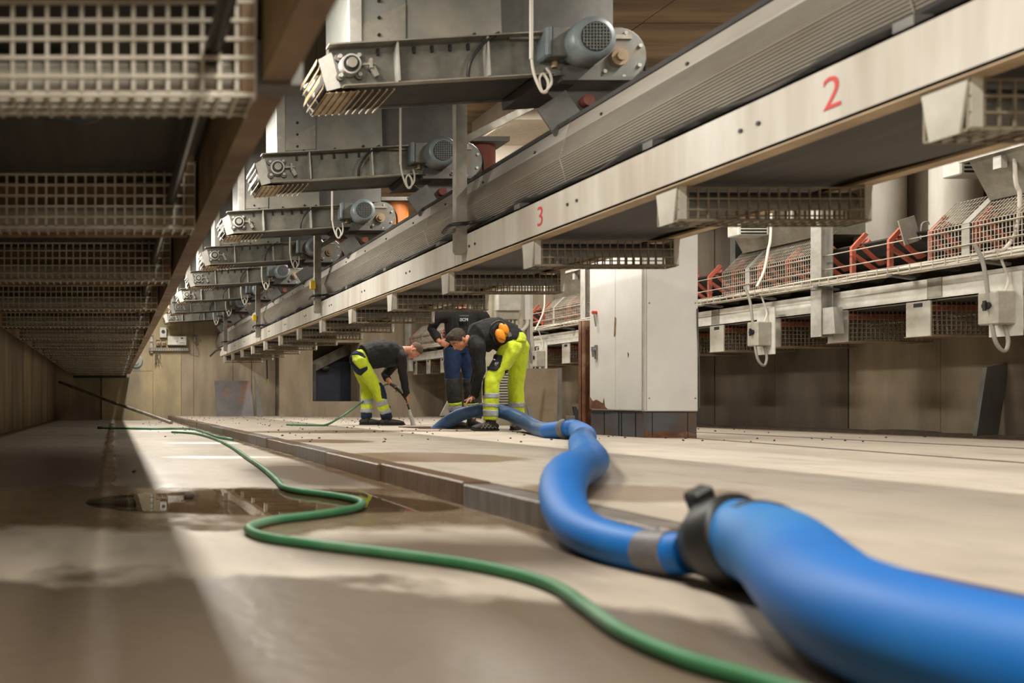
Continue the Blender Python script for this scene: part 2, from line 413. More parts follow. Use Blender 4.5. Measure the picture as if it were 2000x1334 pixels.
# kerb along the edge of the raised floor: blocks with open joints
kerb = MB().box(XK+.06, XK+.12, YB, YE, -.5, zr(YE)-.01).build('trim_1', m_kerb_b, kind='structure')
y = YB; k = 0
while y < YE-.2:
    L_ = [1.05, .9, 1.15, 1.0][k % 4]; y1 = min(y+L_, YE)
    dz = [0, .004, -.003, .002][k*7 % 4]; dx = [0, .006, -.004][k % 3]
    b = MB(); x0, x1 = XK+dx, XK+.12
    b.add([(x0,y+.006,zr(y)+dz),(x1,y+.006,zr(y)+dz),(x1,y1-.006,zr(y1)+dz),(x0,y1-.006,zr(y1)+dz),
           (x0,y+.006,zl(y)-.1),(x1,y+.006,zl(y)-.1),(x1,y1-.006,zl(y1)-.1),(x0,y1-.006,zl(y1)-.1)],
          [(0,1,2,3),(7,6,5,4),(0,4,5,1),(1,5,6,2),(2,6,7,3),(3,7,4,0)])
    b.build('kerb_block', m_kerb_b if k % 5 in (0, 2, 3) else m_kerb_g, kerb, bevel=.006)
    y = y1; k += 1
# shallow cable-channel covers on the raised floor, running out to the right wall
for i, (xa, ya, xb, yb, w) in enumerate(((6.25, 3.0, 6.25, 10.5, .05), (4.55, 3.0, 5.3, 8.4, .035))):
    b = MB(); b.bar((xa, ya, zr(ya)-.002), (xb, yb, zr(yb)-.002), w, .012); b.build('trim_%d' % (i+2), m_kerb_g, kind='structure')
b = MB()   # grit swept along the foot of the right wall
for i in range(26):
    y = 3+i*.65; b.ell((XR-.12+random.uniform(-.08, .05), y, zr(y)), (.16, .5, .03+.02*random.random()), n=8, m=5)
b.build('dirt_drift', m_stone, floor_r, kind='stuff')
# walls
def wall(name, m):
    return MB, m
wl = MB().box(XL-.3, XL, YB-.2, YE, -.5, CEIL).build('wall_left', m_wall, kind='structure')
src = None; y = YB; k = 0
while y < YE:
    b = MB().box(XL, XL+.015, y+.006, min(y+1.17, YE)-.006, -.4, CEIL-.01); b.build('panel', m_wall if k % 3 else m_wall_y, wl); y += 1.17; k += 1
wr = MB().box(XR, XR+.3, YB-.2, YE, -.5, CEIL).build('wall_right', m_wall, kind='structure')
y = YB-.02; k = 0
while y < YE:
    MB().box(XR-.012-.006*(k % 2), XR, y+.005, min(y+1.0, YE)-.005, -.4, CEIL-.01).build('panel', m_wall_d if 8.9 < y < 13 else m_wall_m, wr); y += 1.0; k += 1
MB().box(XL-.3, XR+.3, YB-.2, YB, -.5, CEIL).build('wall_rear', m_wall, kind='structure')
wf = MB().box(XL-.3, XR+.3, YE+1.6, YE+1.8, -.5, CEIL).box(XL-.3, 4.05, YE+.02, YE+.3, -.5, CEIL).build('wall_front', m_wall, kind='structure')
ed = [-1.5, -.3, .98, 1.69, 2.0, 2.98, 3.45, 4.04]
for i in range(len(ed)-1):
    pr = [.0, 0, .015, .012, .02, .01, .04][i]
    if i == 1:
        MB().box(ed[i]+.005, ed[i+1]-.005, YE-.06, YE+.02, -.4, 1.05).build('panel', m_wall_y, wf)
        MB().box(ed[i]+.005, ed[i+1]-.005, YE, YE+.02, 1.06, CEIL-.01).build('panel', m_wall_y, wf); continue
    MB().box(ed[i]+.005, ed[i+1]-.005, YE-pr, YE+.02, -.4, CEIL-.01).build('panel', (m_wall_y if i == 2 else m_wall), wf)
# thicker stretch of the front wall with an opening into the next bay
YT = 20.05; OX0, OX1, OZ0, OZ1 = 4.87, 6.02, .30, 1.74
b = MB(); b.box(4.05, OX0, YT, YE+.3, -.5, CEIL-.01); b.box(OX0, OX1, YT, YE+.3, -.5, OZ0); b.box(OX0, OX1, YT, YE+.3, OZ1, CEIL-.01); b.box(OX1, XR, YT, YE+.3, -.5, CEIL-.01)
b.build('opening_wall', m_wall, wf)
b = MB(); b.bar((4.7, YE+1.0, .95), (6.3, YE+1.0, 1.75), .3, .26); b.build('sloping_duct', m_galv, wf)
b = MB().box(4.95, 5.25, YE+.75, YE+.95, -.4, 1.25); b.build('dark_pier', m_hopd, wf)
b = MB().box(5.25, 6.3, YE+1.2, YE+1.3, -.4, 1.35); b.build('blue_grey_sheet', mat('blue_grey_sheet', (74, 80, 96), (58, 62, 72), .6, ns=2), wf)
b = MB().ell((5.55, YE+.98, 1.17), (.14, .1, .08)); b.build('valve_body', m_hopd, wf)
# ceiling with board-marked panels
ce = MB().box(XL-.3, XR+.3, YB-.2, YE+1.8, CEIL, CEIL+.3).build('ceiling', m_ceil, kind='structure')
for j, (xa, xb) in enumerate(((XL, 1.3), (1.3, 4.5), (4.5, XR))):
    y = YB
    while y < YE:
        MB().box(xa+.004, xb-.004, y+.004, min(y+1.22, YE)-.004, CEIL-.012-.004*random.random(), CEIL).build('panel', m_ceil, ce); y += 1.22
# stepped pale concrete beams under the ceiling above the middle bay
for i, (x0, x1, y, z) in enumerate(((4.15, 7.9, 8.6, 3.32), (4.35, 7.9, 9.5, 3.05), (4.6, 7.9, 10.4, 2.84))):
    MB().box(x0, x1, y, y+.9, z, CEIL).build('trim_%d' % (i+5), m_bright, kind='structure', bevel=.01)

# ================================================================ MIDDLE BELT CONVEYOR
BX0, BX1 = 2.5, 3.4
ZB, ZT = 1.35, 1.565
conv = thing('belt_conveyor', 'long grey trough conveyor with red numbers on its beam, across the middle', 'conveyor', (2.95, 10, 0))
GY = [3.66+1.245*k for k in range(-2, 13)]
PY = [1.75+4.07*k for k in range(5)]
def channel(b, xw, ya, yb, z0, z1, sgn, w=.08, t=.008):
    b.box(min(xw, xw+sgn*t), max(xw, xw+sgn*t), ya, yb, z0, z1)
    b.box(min(xw, xw+sgn*w), max(xw, xw+sgn*w), ya, yb, z0, z0+.011)
    b.box(min(xw, xw+sgn*w), max(xw, xw+sgn*w), ya, yb, z1-.011, z1)
cuts = [.5, 1.95, 6.0, 10.08, 14.15, 18.25, 19.25]
beams = []
for a, c in zip(cuts[:-1], cuts[1:]):
    b = MB(); channel(b, BX0, a+.003, c-.003, ZB, ZT, 1); o = b.build('side_beam', m_cream, conv); beams.append(o)
    b = MB(); b.box(BX0-.0, BX0+.082, a+.003, c-.003, ZB-.006, ZB-.0005); b.build('beam_flange', m_tanflange, o)
    b = MB(); channel(b, BX1, a+.003, c-.003, ZB, ZT, -1); b.build('side_beam', m_tanflange, conv)
src = None
for k in range(-1, 13):
    for dy in (-.045, .045):
        y = 3.22+1.245*k+dy
        if not .6 < y < 19.1: continue
        if src is None:
            src = MB().cyl((BX0-.006, y, 1.462), (BX0+.002, y, 1.462), .009, n=8).build('bolt', m_black, conv); y0 = y
        else: share(src, conv, (0, y-y0, 0))
for txt, yy, zz, sz in (('2', 2.85, 1.455, .165), ('3', 4.80, 1.455, .165)):
    text_mesh(txt, sz, 'painted_number', m_red, conv, (BX0-.0015, yy, zz), (0, -1, 0), (0, 0, 1), bold=-.001, extr=.001)
# trough belt, its loose wavy edge, and the return strand
b = MB(); n = 190
prof = [(2.548, 1.618), (2.60, 1.60), (2.72, 1.50), (2.95, 1.47), (3.18, 1.50), (3.30, 1.60), (3.352, 1.618)]
vs = []; fs = []; m_ = len(prof)
for i in range(n+1):
    y = .4+(19.3-.4)*i/n
    for j, (x, z) in enumerate(prof):
        wv = .013*math.sin(y*5.05+1)+.009*math.sin(y*11.3) if j in (0, m_-1) else 0
        vs.append((x, y, z+wv))
for i in range(n):
    for j in range(m_-1): fs.append((i*m_+j, i*m_+j+1, (i+1)*m_+j+1, (i+1)*m_+j))
vs2 = [(x, y, z-.014) for x, y, z in vs]; N0 = len(vs)
fs2 = [tuple(N0+q for q in f[::-1]) for f in fs]
ed_ = [(i*m_, (i+1)*m_, N0+(i+1)*m_, N0+i*m_) for i in range(n)]+[((i+1)*m_+m_-1, i*m_+m_-1, N0+i*m_+m_-1, N0+(i+1)*m_+m_-1) for i in range(n)]
b.add(vs+vs2, fs+fs2+ed_, True); b.build('carrying_belt', m_rubber, conv)
b = MB(); n = 150; vs = []; fs = []
for i in range(n+1):
    y = .4+(19.2-.4)*i/n
    sag = -.022*math.sin(math.pi*((y-GY[0]) % 1.245)/1.245)
    for x, dz in ((2.60, .012), (2.70, 0), (2.95, -.004), (3.22, 0), (3.32, .012)): vs.append((x, y, 1.372+sag+dz))
for i in range(n):
    for j in range(4): fs.append((i*5+j, i*5+j+1, (i+1)*5+j+1, (i+1)*5+j))
N0 = len(vs); fs += [tuple(N0+q for q in f[::-1]) for f in fs]; vs = vs+[(x, y, z+.01) for x, y, z in vs]
b.add(vs, fs, True); b.build('return_belt', m_belt, conv)
b = MB(); b.cyl((2.56, 19.15, 1.49), (3.34, 19.15, 1.49), .12, n=24); b.build('tail_pulley', m_galv, conv)
b = MB(); b.tube([(2.5, 19.0, 1.52), (2.42, 19.35, 1.50), (2.36, 19.5, 1.44), (2.3, 19.55, 1.38)], .02); b.build('loose_belt_end', m_rubber, conv)
# carrying idler brackets
src = None
for k in range(15):
    y = 2.6+1.245*k
    if y > 19: break
    if src is None:
        b = MB(); b.box(2.505, 2.57, y-.035, y+.035, 1.566, 1.60); b.cyl((2.57, y, 1.58), (2.70, y, 1.47), .038, n=12); b.box(3.33, 3.395, y-.035, y+.035, 1.566, 1.60)
        b.cyl((2.72, y, 1.43), (3.18, y, 1.43), .038, n=12); src = b.build('carrying_idler', m_hopd, conv); y0 = y
    else: share(src, conv, (0, y-y0, 0))
# skirts: corrugated lower part, plain upper part leaning in, a dark seal along the top
def skirt_profile(sx, xc):
    pts = []
    for i in range(41):
        t = i/40; x = 2.585-.042*t/.55 if t < .55 else 2.543+.035*(t-.55)/.45; z = 1.625+.255*t
        pts.append((x-(.0065 if i % 2 else 0), z))
    pts += [(2.580, 1.89), (2.604, 1.972)]
    return [(x if sx > 0 else 2*xc-x, z) for x, z in pts]
def skirt(ya, yb, sx):
    p = skirt_profile(sx, 2.95); q = [(x+.004*sx, z+.001) for x, z in p]
    return MB().prism(p+q[::-1], ya, yb)
y = .6; L_ = 2.035; first = {}
while y < 19:
    for sx in (1, -1):
        if sx not in first: first[sx] = skirt(y+.005, y+L_-.005, sx).build('skirt_panel', m_skirt, conv); y0 = y
        else: share(first[sx], conv, (0, y-y0, 0))
    b = MB(); b.box(2.595, 2.622, y+.005, y+L_-.005, 1.968, 1.992); b.box(3.278, 3.305, y+.005, y+L_-.005, 1.968, 1.992); b.build('skirt_seal', m_rubber, conv)
    for q in (.35, 1.05, 1.7):
        MB().cyl((2.574, y+q, 1.90), (2.59, y+q, 1.90), .008, n=6).build('bolt', m_black, conv)
    y += L_
# return-roller guards: cream bracket, wire front and floor, roller
def guard(par, x0, x1, y, z0, z1, mats, nx, nz, dep=.13, name='roller_guard', brk=True, wr=.003, back=True, rz=None):
    rz = z1-.045 if rz is None else rz
    mm, mbk, mr = mats
    g = MB()
    g.grid((x0, y, z0), (x1-x0, 0, 0), (0, 0, z1-z0), nx, nz, wr)
    if back: g.grid((x0, y+dep, z0), (x1-x0, 0, 0), (0, 0, z1-z0), nx, nz, wr)
    g.grid((x0, y, z0), (x1-x0, 0, 0), (0, dep, 0), nx, 3, wr)
    o = g.build(name, mm, par)
    if brk:
        b = MB()
        b.prism([(y-.005, z1+.01), (y+dep+.005, z1+.01), (y+dep-.02, z0-.005), (y+.02, z0-.005)], x0-.008, x0, 'x')
        b.box(x0, x0+.035, y-.008, y-.003, z0+.005, z1+.03)
        b.build('guard_bracket', mbk, o)
        b = MB(); b.prism([(y-.005, z1+.01), (y+dep+.005, z1+.01), (y+dep-.02, z0-.005), (y+.02, z0-.005)], x1, x1+.008, 'x')
        b.box(x1-.03, x1, y-.008, y-.003, z0+.005, z1+.03); b.build('guard_bracket', mbk, o)
    b = MB(); b.cyl((x0+.03, y+dep*.5, rz), (x1-.03, y+dep*.5, rz), .04, n=12); b.cyl((x0+.0, y+dep*.5, rz), (x1, y+dep*.5, rz), .012, n=8)
    b.build('return_roller', mr, o)
    return o
def dup_part(o, par, off):
    d = share(o, par, off)
    for c in list(COL.objects):
        if c.parent == o: share(c, d)
    return d
g0 = None
for y in GY:
    if y > 19.1: break
    if g0 is None: g0 = guard(conv, BX0+.02, BX1-.02, y, 1.19, 1.335, (m_mesh, m_bracket, m_hopd), 19, 3); y0 = y
    else: dup_part(g0, conv, (0, y-y0, 0))
# hanger posts with braces, and the pull cord along them
for k, y in enumerate(PY):
    b = MB(); b.prism([(2.42, 1.44), (2.435, 1.415), (2.483, 1.415), (2.498, 1.44), (2.498, CEIL-.012), (2.42, CEIL-.012)], y-.03, y+.03)
    po = b.build('hanger_post', m_galv, conv)
    b = MB(); b.bar((2.46, y+.02, 2.21), (2.97, y+.02, 2.47), .05, .05); b.bar((2.95, y+.02, 2.46), (2.95, y+.02, CEIL-.012), .05, .05); b.build('brace', m_galv, po)
    b = MB(); b.tube([(2.40, y+.15, 1.60), (2.38, y-.02, 1.615), (2.43, y-.06, 1.62), (2.52, y-.08, 1.625), (2.56, y-.3, 1.61)], .013, n=8); b.build('pull_cord_arm', m_black, po)
    if k in (2, 3): MB().box(2.36, 2.42, y-.09, y-.01, 1.70, 1.80).build('pull_switch', m_yellow, po, bevel=.006)
# ================================================================ WEIGH FEEDERS
Y0 = 4.77
fd = thing('belt_feeder', '', 'feeder', (2.0, Y0, 0), 'belt feeders under the silo hoppers')
th = math.radians(3.3); UO = V((1.30, 0, 2.20)); ux, wx = V((math.cos(th), 0, math.sin(th))), V((-math.sin(th), 0, math.cos(th)))
def Q(u, y, w): return UO+ux*u+wx*w+V((0, y, 0))
def fbox(b, u0, u1, y0, y1, w0, w1):
    vs = [Q(u, y, w) for w in (w0, w1) for u, y in ((u0, y0), (u1, y0), (u1, y1), (u0, y1))]
    return b.add(vs, [(0,3,2,1),(4,5,6,7),(0,1,5,4),(1,2,6,5),(2,3,7,6),(3,0,4,7)])
def fprism(b, pts, y0, y1):
    n = len(pts); vs = [Q(u, y0, w) for u, w in pts]+[Q(u, y1, w) for u, w in pts]
    return b.add(vs, [(i, (i+1) % n, n+(i+1) % n, n+i) for i in range(n)]+[tuple(range(n))[::-1], tuple(range(n, 2*n))])
DB = .40   # depth of the feeder frame
outl = [(.03, 0), (1.62, 0), (1.62, .232), (-.03, .232), (-.06, .17), (-.06, .09), (-.03, .03)]
for yy in (Y0, Y0+DB):
    b = MB(); fprism(b, outl, yy, yy+.008); o = b.build('side_frame', m_steel, fd)
b = MB(); fbox(b, -.05, 1.30, Y0-.07, Y0+.004, .228, .236); b.build('top_flange', m_galv, fd)
b = MB(); fbox(b, .03, 1.25, Y0-.045, Y0+.002, -.004, .003); b.build('bottom_flange', m_galv, fd)
for u in (.34, .86):
    b = MB(); fbox(b, u, u+.012, Y0-.06, Y0, .003, .228); b.build('stiffener', m_galv_l, fd)
for i in range(7):
    u = .24+i*.105
    b = MB(); fbox(b, u, u+.016, Y0-.014, Y0, .175, .212); b.build('slot_bolt', m_black, fd)
# bearing
b = MB(); c = Q(.075, 0, .118)
for du, dw in ((-.055, -.055), (.055, -.055), (.055, .055), (-.055, .055)):
    p = c+ux*du+wx*dw; b.cyl((p.x, Y0-.022, p.z), (p.x, Y0, p.z), .026, n=10)
fprism(b, [(.02, .06), (.13, .06), (.13, .176), (.02, .176)], Y0-.018, Y0)
be = b.build('bearing_flange', m_hopd, fd)
b = MB(); b.cyl((c.x, Y0-.055, c.z), (c.x, Y0-.012, c.z), .058, .064, n=20); b.build('bearing_housing', m_galv_l, be)
b = MB(); b.cyl((c.x, Y0-.075, c.z), (c.x, Y0-.05, c.z), .03, n=14); b.build('shaft_end', m_galv, be)
b = MB(); b.cyl((c.x, Y0-.06, c.z), (c.x, Y0-.054, c.z), .046, n=18); b.build('bearing_seal', m_black, be)
for du, dw in ((-.055, -.055), (.055, -.055), (.055, .055), (-.055, .055)):
    p = c+ux*du+wx*dw; MB().cyl((p.x, Y0-.036, p.z), (p.x, Y0-.02, p.z), .013, n=6).build('flange_bolt', m_galv_l, be)
b = MB(); b.bar(Q(.14, Y0-.03, .118), Q(.22, Y0-.03, .118), .012, .012); fbox(b, .185, .20, Y0-.05, Y0, .09, .145); b.bar(Q(.2, Y0-.03, .10), Q(.225, Y0-.03, .045), .02, .03); b.build('tension_screw', m_galv, fd)
# belt loop with the drum ends
b = MB()
fprism(b, [(.06, .012), (1.58, .012), (1.58, .022), (.06, .022)], Y0+.02, Y0+DB-.012)
b.cyl(Q(.075, Y0+.02, .118), Q(.075, Y0+DB-.012, .118), .105, n=24); fprism(b, [(.06, .205), (1.58, .205), (1.58, .215), (.06, .215)], Y0+.02, Y0+DB-.012)
b.build('feeder_belt', m_rubber, fd)
# louvred end guard of slats, and the perforated guard with cross bars beneath
eg = None
for i in range(5):
    w = .015+i*.036; u = -.085-.012*abs(i-2)+(.03 if i == 0 else 0)
    b = MB(); b.obox(Q(u, Y0+.2, w), (0, .2, 0), ux*.004+wx*.015, wx*.002-ux*.001); b.build('guard_slat', m_gold, fd)
for yy in (Y0+.0, Y0+DB):
    b = MB(); fprism(b, [(-.10, .17), (-.02, .21), (.02, .0), (-.06, -.015)], yy-.004, yy); b.build('guard_cheek', m_galv_l, fd)
b = MB(); fbox(b, -.06, .14, Y0+.02, Y0+DB, -.02, -.016); b.build('perforated_guard', m_gold, fd)
b = MB()
for i in range(10): fbox(b, -.05+i*.042, -.04+i*.042, Y0+.0, Y0+DB, -.028, -.02)
b.build('guard_bars', m_gold, fd)
# hopper body
zt = CEIL-.02
def hz(x): return UO.z+.236+(x-1.3)*math.tan(th)
b = MB(); b.prism([(1.372, hz(1.372)), (1.44, hz(1.44)), (1.435, zt), (1.358, zt)], Y0-.012, Y0+.02); b.build('corner_angle', m_galv_l, fd)
b = MB(); b.prism([(1.40, hz(1.4)), (2.27, hz(2.27)), (2.235, zt), (1.39, zt)], Y0+.02, Y0+.62); hb = b.build('hopper_body', m_hop, fd)
b = MB(); b.prism([(1.445, hz(1.44)+.005), (1.70, hz(1.7)+.005), (1.70, 2.78), (1.44, 2.78)], Y0+.008, Y0+.02); b.build('cover_plate', m_hop, hb)
b = MB(); b.prism([(1.445, hz(1.44)+.13), (1.70, hz(1.7)+.235), (1.70, hz(1.7)+.03), (1.445, hz(1.44)+.03)], Y0+.002, Y0+.009); b.build('gusset_plate', m_galv, hb)
b = MB(); b.prism([(1.715, hz(1.71)+.004), (2.265, hz(2.265)+.004), (2.235, zt), (1.715, zt)], Y0+.010, Y0+.02); b.build('front_plate', m_hop, hb)
for x, z in ((1.545, .16), (1.545, .06), (1.545, .26), (1.60, .02), (1.86, .02), (2.1, .03)):
    MB().cyl((x, Y0-.004, hz(x)+z), (x, Y0+.01, hz(x)+z), .011, n=6).build('bolt', m_black, hb)
b = MB(); b.box(2.26, 2.98, Y0+.12, Y0+.58, 2.50, zt); b.build('rear_hood', m_hopd, fd)
b = MB(); b.box(2.29, 3.0, Y0-.03, Y0+.42, 2.475, 2.50); b.build('hood_flange', m_galv, fd)
# drive: motor, terminal box, gearbox, hub
mx, mz = 2.70, 2.42
b = MB(); b.cyl((mx, Y0-.10, mz), (mx, Y0+.12, mz), .108, n=28)
for i in range(20):
    a = 2*math.pi*i/20; d = V((math.cos(a), 0, math.sin(a))); p = V((mx, Y0+.02, mz))+d*.113
    b.obox(p, d*.010, (0, .10, 0), d.cross(V((0, 1, 0)))*.004)
mo = b.build('motor', m_motor, fd)
b = MB(); b.loft([(mx, Y0-.185, mz), (mx, Y0-.182, mz), (mx, Y0-.165, mz), (mx, Y0-.05, mz)], [.088, .106, .124, .126], 32); b.build('fan_cover', m_motor, mo)
b = MB(); b.cyl((mx, Y0-.190, mz), (mx, Y0-.183, mz), .084, n=28); gr = b.build('fan_grille', m_motord, mo)
b = MB()
for i in range(-4, 5):
    h = math.sqrt(max(.080**2-(i*.018)**2, 0)); b.box(mx-h, mx+h, Y0-.194, Y0-.19, mz+i*.018-.0015, mz+i*.018+.0015); b.box(mx+i*.018-.0015, mx+i*.018+.0015, Y0-.194, Y0-.19, mz-h, mz+h)
b.build('grille_wires', m_gear, mo)
b = MB(); b.box(mx-.235, mx-.195, Y0-.10, Y0+.08, mz-.075, mz+.105); b.build('terminal_lid', m_motor, mo, bevel=.012)
b = MB(); b.box(mx-.195, mx-.09, Y0-.09, Y0+.07, mz-.07, mz+.10); b.build('terminal_box', m_gear, mo, bevel=.006)
b = MB(); b.cyl((mx-.14, Y0-.01, mz-.105), (mx-.14, Y0-.01, mz-.07), .018, n=8); b.build('cable_gland', m_tanflange, mo)
gx, gz = 2.93, 2.385
b = MB(); b.loft([(gx, Y0-.02, gz), (gx, Y0-.01, gz), (gx, Y0+.22, gz)], [.155, .165, .17], 28); b.cyl((mx, Y0+.12, mz), (mx, Y0+.22, mz), .13, n=24); ge = b.build('gearbox', m_gear, fd)
b = MB(); b.cyl((gx-.01, Y0-.05, gz-.02), (gx-.01, Y0, gz-.02), .05, n=14); b.cyl((gx-.01, Y0-.07, gz-.02), (gx-.01, Y0-.04, gz-.02), .028, n=10); b.build('gear_hub', m_tanflange, ge)
for i in range(7):
    a = 2*math.pi*i/7+.4; MB().cyl((gx+.13*math.cos(a), Y0-.032, gz+.13*math.sin(a)), (gx+.13*math.cos(a), Y0-.015, gz+.13*math.sin(a)), .012, n=6).build('bolt', m_galv_l, ge)
b = MB(); b.box(mx-.12, gx+.2, Y0-.06, Y0+.3, 2.225, 2.245); b.box(mx-.1, mx+.1, Y0-.06, Y0+.12, 2.245, 2.31); b.build('motor_plate', m_hopd, fd)
b = MB(); b.tube([(gx-.06, Y0+.09, gz+.175), (gx+.1, Y0+.07, gz+.165), (gx+.19, Y0+.06, gz+.06), (gx+.215, Y0+.08, gz-.06), (gx+.21, Y0+.1, gz-.16)], .009, n=6); b.build('gear_hose', m_black, ge)
# cable with its conduit drop and loop
b = MB(); b.cyl((2.37, Y0-.12, 2.32), (2.37, Y0-.12, zt), .011, n=8); co = b.build('conduit', m_cable_w, fd)
b = MB(); b.tube([(2.37, Y0-.12, 2.34), (2.385, Y0-.12, 2.24), (2.42, Y0-.13, 2.14), (2.45, Y0-.13, 2.13), (2.465, Y0-.12, 2.19), (2.44, Y0-.11, 2.24), (2.415, Y0-.12, 2.20), (2.43, Y0-.13, 2.13), (2.475, Y0-.13, 2.17), (2.50, Y0-.08, 2.25), (2.515, Y0-.01, 2.31)], .008, n=6); b.build('cable_loop', m_cable_w, co)
b = MB(); b.tube([(2.05, Y0-.03, 2.24), (2.055, Y0-.05, 2.33), (2.12, Y0-.06, 2.43), (2.22, Y0-.05, 2.50)], .01, n=6); b.build('grey_lead', m_black, fd)
# discharge chute, side plates, scraper roller, pull switch
b = MB(); fbox(b, 1.15, 1.82, Y0+.01, Y0+DB, -.055, .0); b.build('discharge_tray', m_rubber, fd)
b = MB(); b.obox((2.61, Y0+.02, 2.06), V((.083, 0, .056)), (0, .006, 0), V((-.056, 0, .083))*.95); b.build('chute_plate', m_hopd, fd)
b = MB(); b.prism([(2.55, 2.20), (3.08, 2.205), (3.06, 2.05), (2.74, 2.02)], Y0+.05, Y0+.06); b.build('chute_back', m_hopd, fd)
b = MB(); b.cyl((2.77, Y0-.0, 2.135), (2.77, Y0+.4, 2.135), .034, n=12); b.build('scraper_roller', m_rustred, fd)
b = MB(); b.cyl((2.87, Y0+.0, 2.11), (2.87, Y0+.4, 2.11), .028, n=12); b.build('scraper_roller', m_black, fd)
b = MB(); b.cyl((2.80, Y0-.05, 2.06), (2.80, Y0+.0, 2.06), .036, n=12); b.cyl((2.80, Y0-.07, 2.06), (2.80, Y0-.04, 2.06), .026, n=12); sw = b.build('pull_switch', m_yellow, fd)
b = MB(); b.box(2.84, 3.02, Y0-.03, Y0+.02, 2.025, 2.095); b.build('switch_box', m_blueb, sw, bevel=.006)
for x in (2.90, 2.94): MB().cyl((x, Y0-.036, 2.06), (x, Y0-.03, 2.06), .011, n=8).build('terminal', m_wbox, sw)
b = MB(); b.cyl((3.2, Y0+.35, 2.0), (3.2, Y0+.35, 2.6), .16, n=24); sp = b.build('discharge_spout', m_rustred, fd)
b = MB(); b.box(2.99, 3.40, Y0+.14, Y0+.56, 2.6, 2.64); b.build('spout_flange', m_hopd, sp)
ords = ['nearest', 'second', 'third', 'fourth', 'fifth', 'sixth', 'seventh', 'eighth']
fd['label'] = 'nearest and largest of the grey belt feeders with blue-grey motor, above the middle conveyor'
sp_src = sp.name
for k in range(1, 8):
    lab = 'farthest of the grey belt feeders, above the wall switch boxes' if k == 7 else '%s grey belt feeder from the camera in the row above the middle conveyor' % ords[k]
    n_ = dup_tree(fd, (2.0, Y0+2.12*k, 0), lab, skip=() if k >= 2 else ('pull_switch',))
    for c in COL.objects:
        if c.parent == n_ and c.name.startswith('discharge_spout') and k in (2, 4):
            c.data = c.data.copy(); c.data.materials[0] = m_orange
rem = [c for c in COL.objects if c.parent == fd and c.name.startswith('pull_switch')]
rem += [c for c in COL.objects if c.parent == fd and c.name.startswith('discharge_spout')]
rem += [q for q in COL.objects if q.parent in rem]
for q in rem[::-1]: bpy.data.objects.remove(q)

# ================================================================ LEFT BELT CONVEYOR (overhead)
lc = thing('belt_conveyor', 'dark belt conveyor with wire roller guards running overhead at the left along the wall', 'conveyor', (-.35, 10, 0))
def dz(y): return -SL*y
g0 = None
for k in range(14):
    y = 1.84+1.38*k
    if g0 is None:
        g0 = guard(lc, -1.0, .315, y, 1.09+dz(y), 1.34+dz(y), (m_mesh_l, m_brownsteel, m_bracket), 34, 6, .13, wr=.0042, back=False, rz=1.15+dz(y)); y0 = y
        gb = None
    elif gb is None:
        d = dup_part(g0, lc, (0, y-y0, dz(y)-dz(y0))); y1_ = y
        gb = MB().box(-1.0, .31, y+.14, y+.18, 1.20+dz(y), 1.31+dz(y)).box(-.55, -.38, y+.135, y+.145, 1.09+dz(y), 1.34+dz(y)).box(-1.0, .30, y+.125, y+.14, 1.08+dz(y), 1.10+dz(y)).build('cross_member', m_brownsteel, lc)
    else:
        d = dup_part(g0, lc, (0, y-y0, dz(y)-dz(y0))); share(gb, lc, (0, y-y1_, dz(y)-dz(y1_)))
def longprism(pts, ya, yb, mname):   # a bar following the slight fall of the left conveyor
    n = len(pts); b = MB()
    vs = [(x, ya, z+dz(ya)) for x, z in pts]+[(x, yb, z+dz(yb)) for x, z in pts]
    return b.add(vs, [(i, (i+1) % n, n+(i+1) % n, n+i) for i in range(n)]+[tuple(range(n))[::-1], tuple(range(n, 2*n))])
def rc(x0, x1, z0, z1): return [(x0, z0), (x1, z0), (x1, z1), (x0, z1)]
for a in range(5):
    ya, yb = 1.44+a*4, min(1.44+a*4+3.99, 20.35)
    longprism(rc(.335, .345, 1.14, 1.40), ya, yb, 0).build('side_beam', m_tanflange, lc)
    longprism(rc(.335, .405, 1.132, 1.14), ya, yb, 0).build('beam_flange', m_brownsteel, lc)
    longprism(rc(-1.09, -1.08, 1.14, 1.40), ya, yb, 0).build('side_beam', m_brownsteel, lc)
    longprism([(-1.1, 1.40), (-1.094, 1.40), (-1.094, 1.95), (-1.1, 1.95)], ya, yb, 0).build('side_sheet', m_galv, lc)  # far-side sheet added to keep lamp light off the left wall
    longprism([(.346, 1.40), (.352, 1.40), (.42, 1.86), (.414, 1.86)], ya, yb, 0).build('side_sheet', m_galv, lc)
longprism([(-.93, 1.315), (-.6, 1.305), (0, 1.305), (.27, 1.315), (.27, 1.325), (-.93, 1.325)], 1.62, 20.3, 0).build('return_belt', m_belt, lc)
longprism([(-.98, 1.58), (-.7, 1.5), (-.35, 1.47), (.05, 1.5), (.33, 1.58), (.33, 1.6), (-.98, 1.6)], 1.62, 20.3, 0).build('carrying_belt', m_rubber, lc)
b = MB(); b.loft([(.225, 1.3, 1.20+dz(1.3)), (.225, 20.3, 1.20+dz(20.3))], [.02, .02], 10); b.build('guide_rail', mat('polished_dark_steel', (50, 46, 42), rough=.3, metal=.6), lc)
b = MB(); b.cyl((-.98, 20.25, 1.2), (.3, 20.25, 1.2), .16, n=20); b.build('tail_pulley', m_hopd, lc)
b = MB(); b.box(-1.0, .3, 20.2, 20.34, .88, 1.02); b.build('end_cover', m_rubber, lc)
MB().box(.32, .43, 1.86, 1.93, 1.11, 1.21).build('flange_clip', m_hopd, lc)
b = MB(); b.tube([(-.28, 2.1, 1.26), (-.2, 2.2, 1.17), (-.05, 2.25, 1.17), (.03, 2.2, 1.26)], .012); b.build('hanging_strap', m_black, lc)
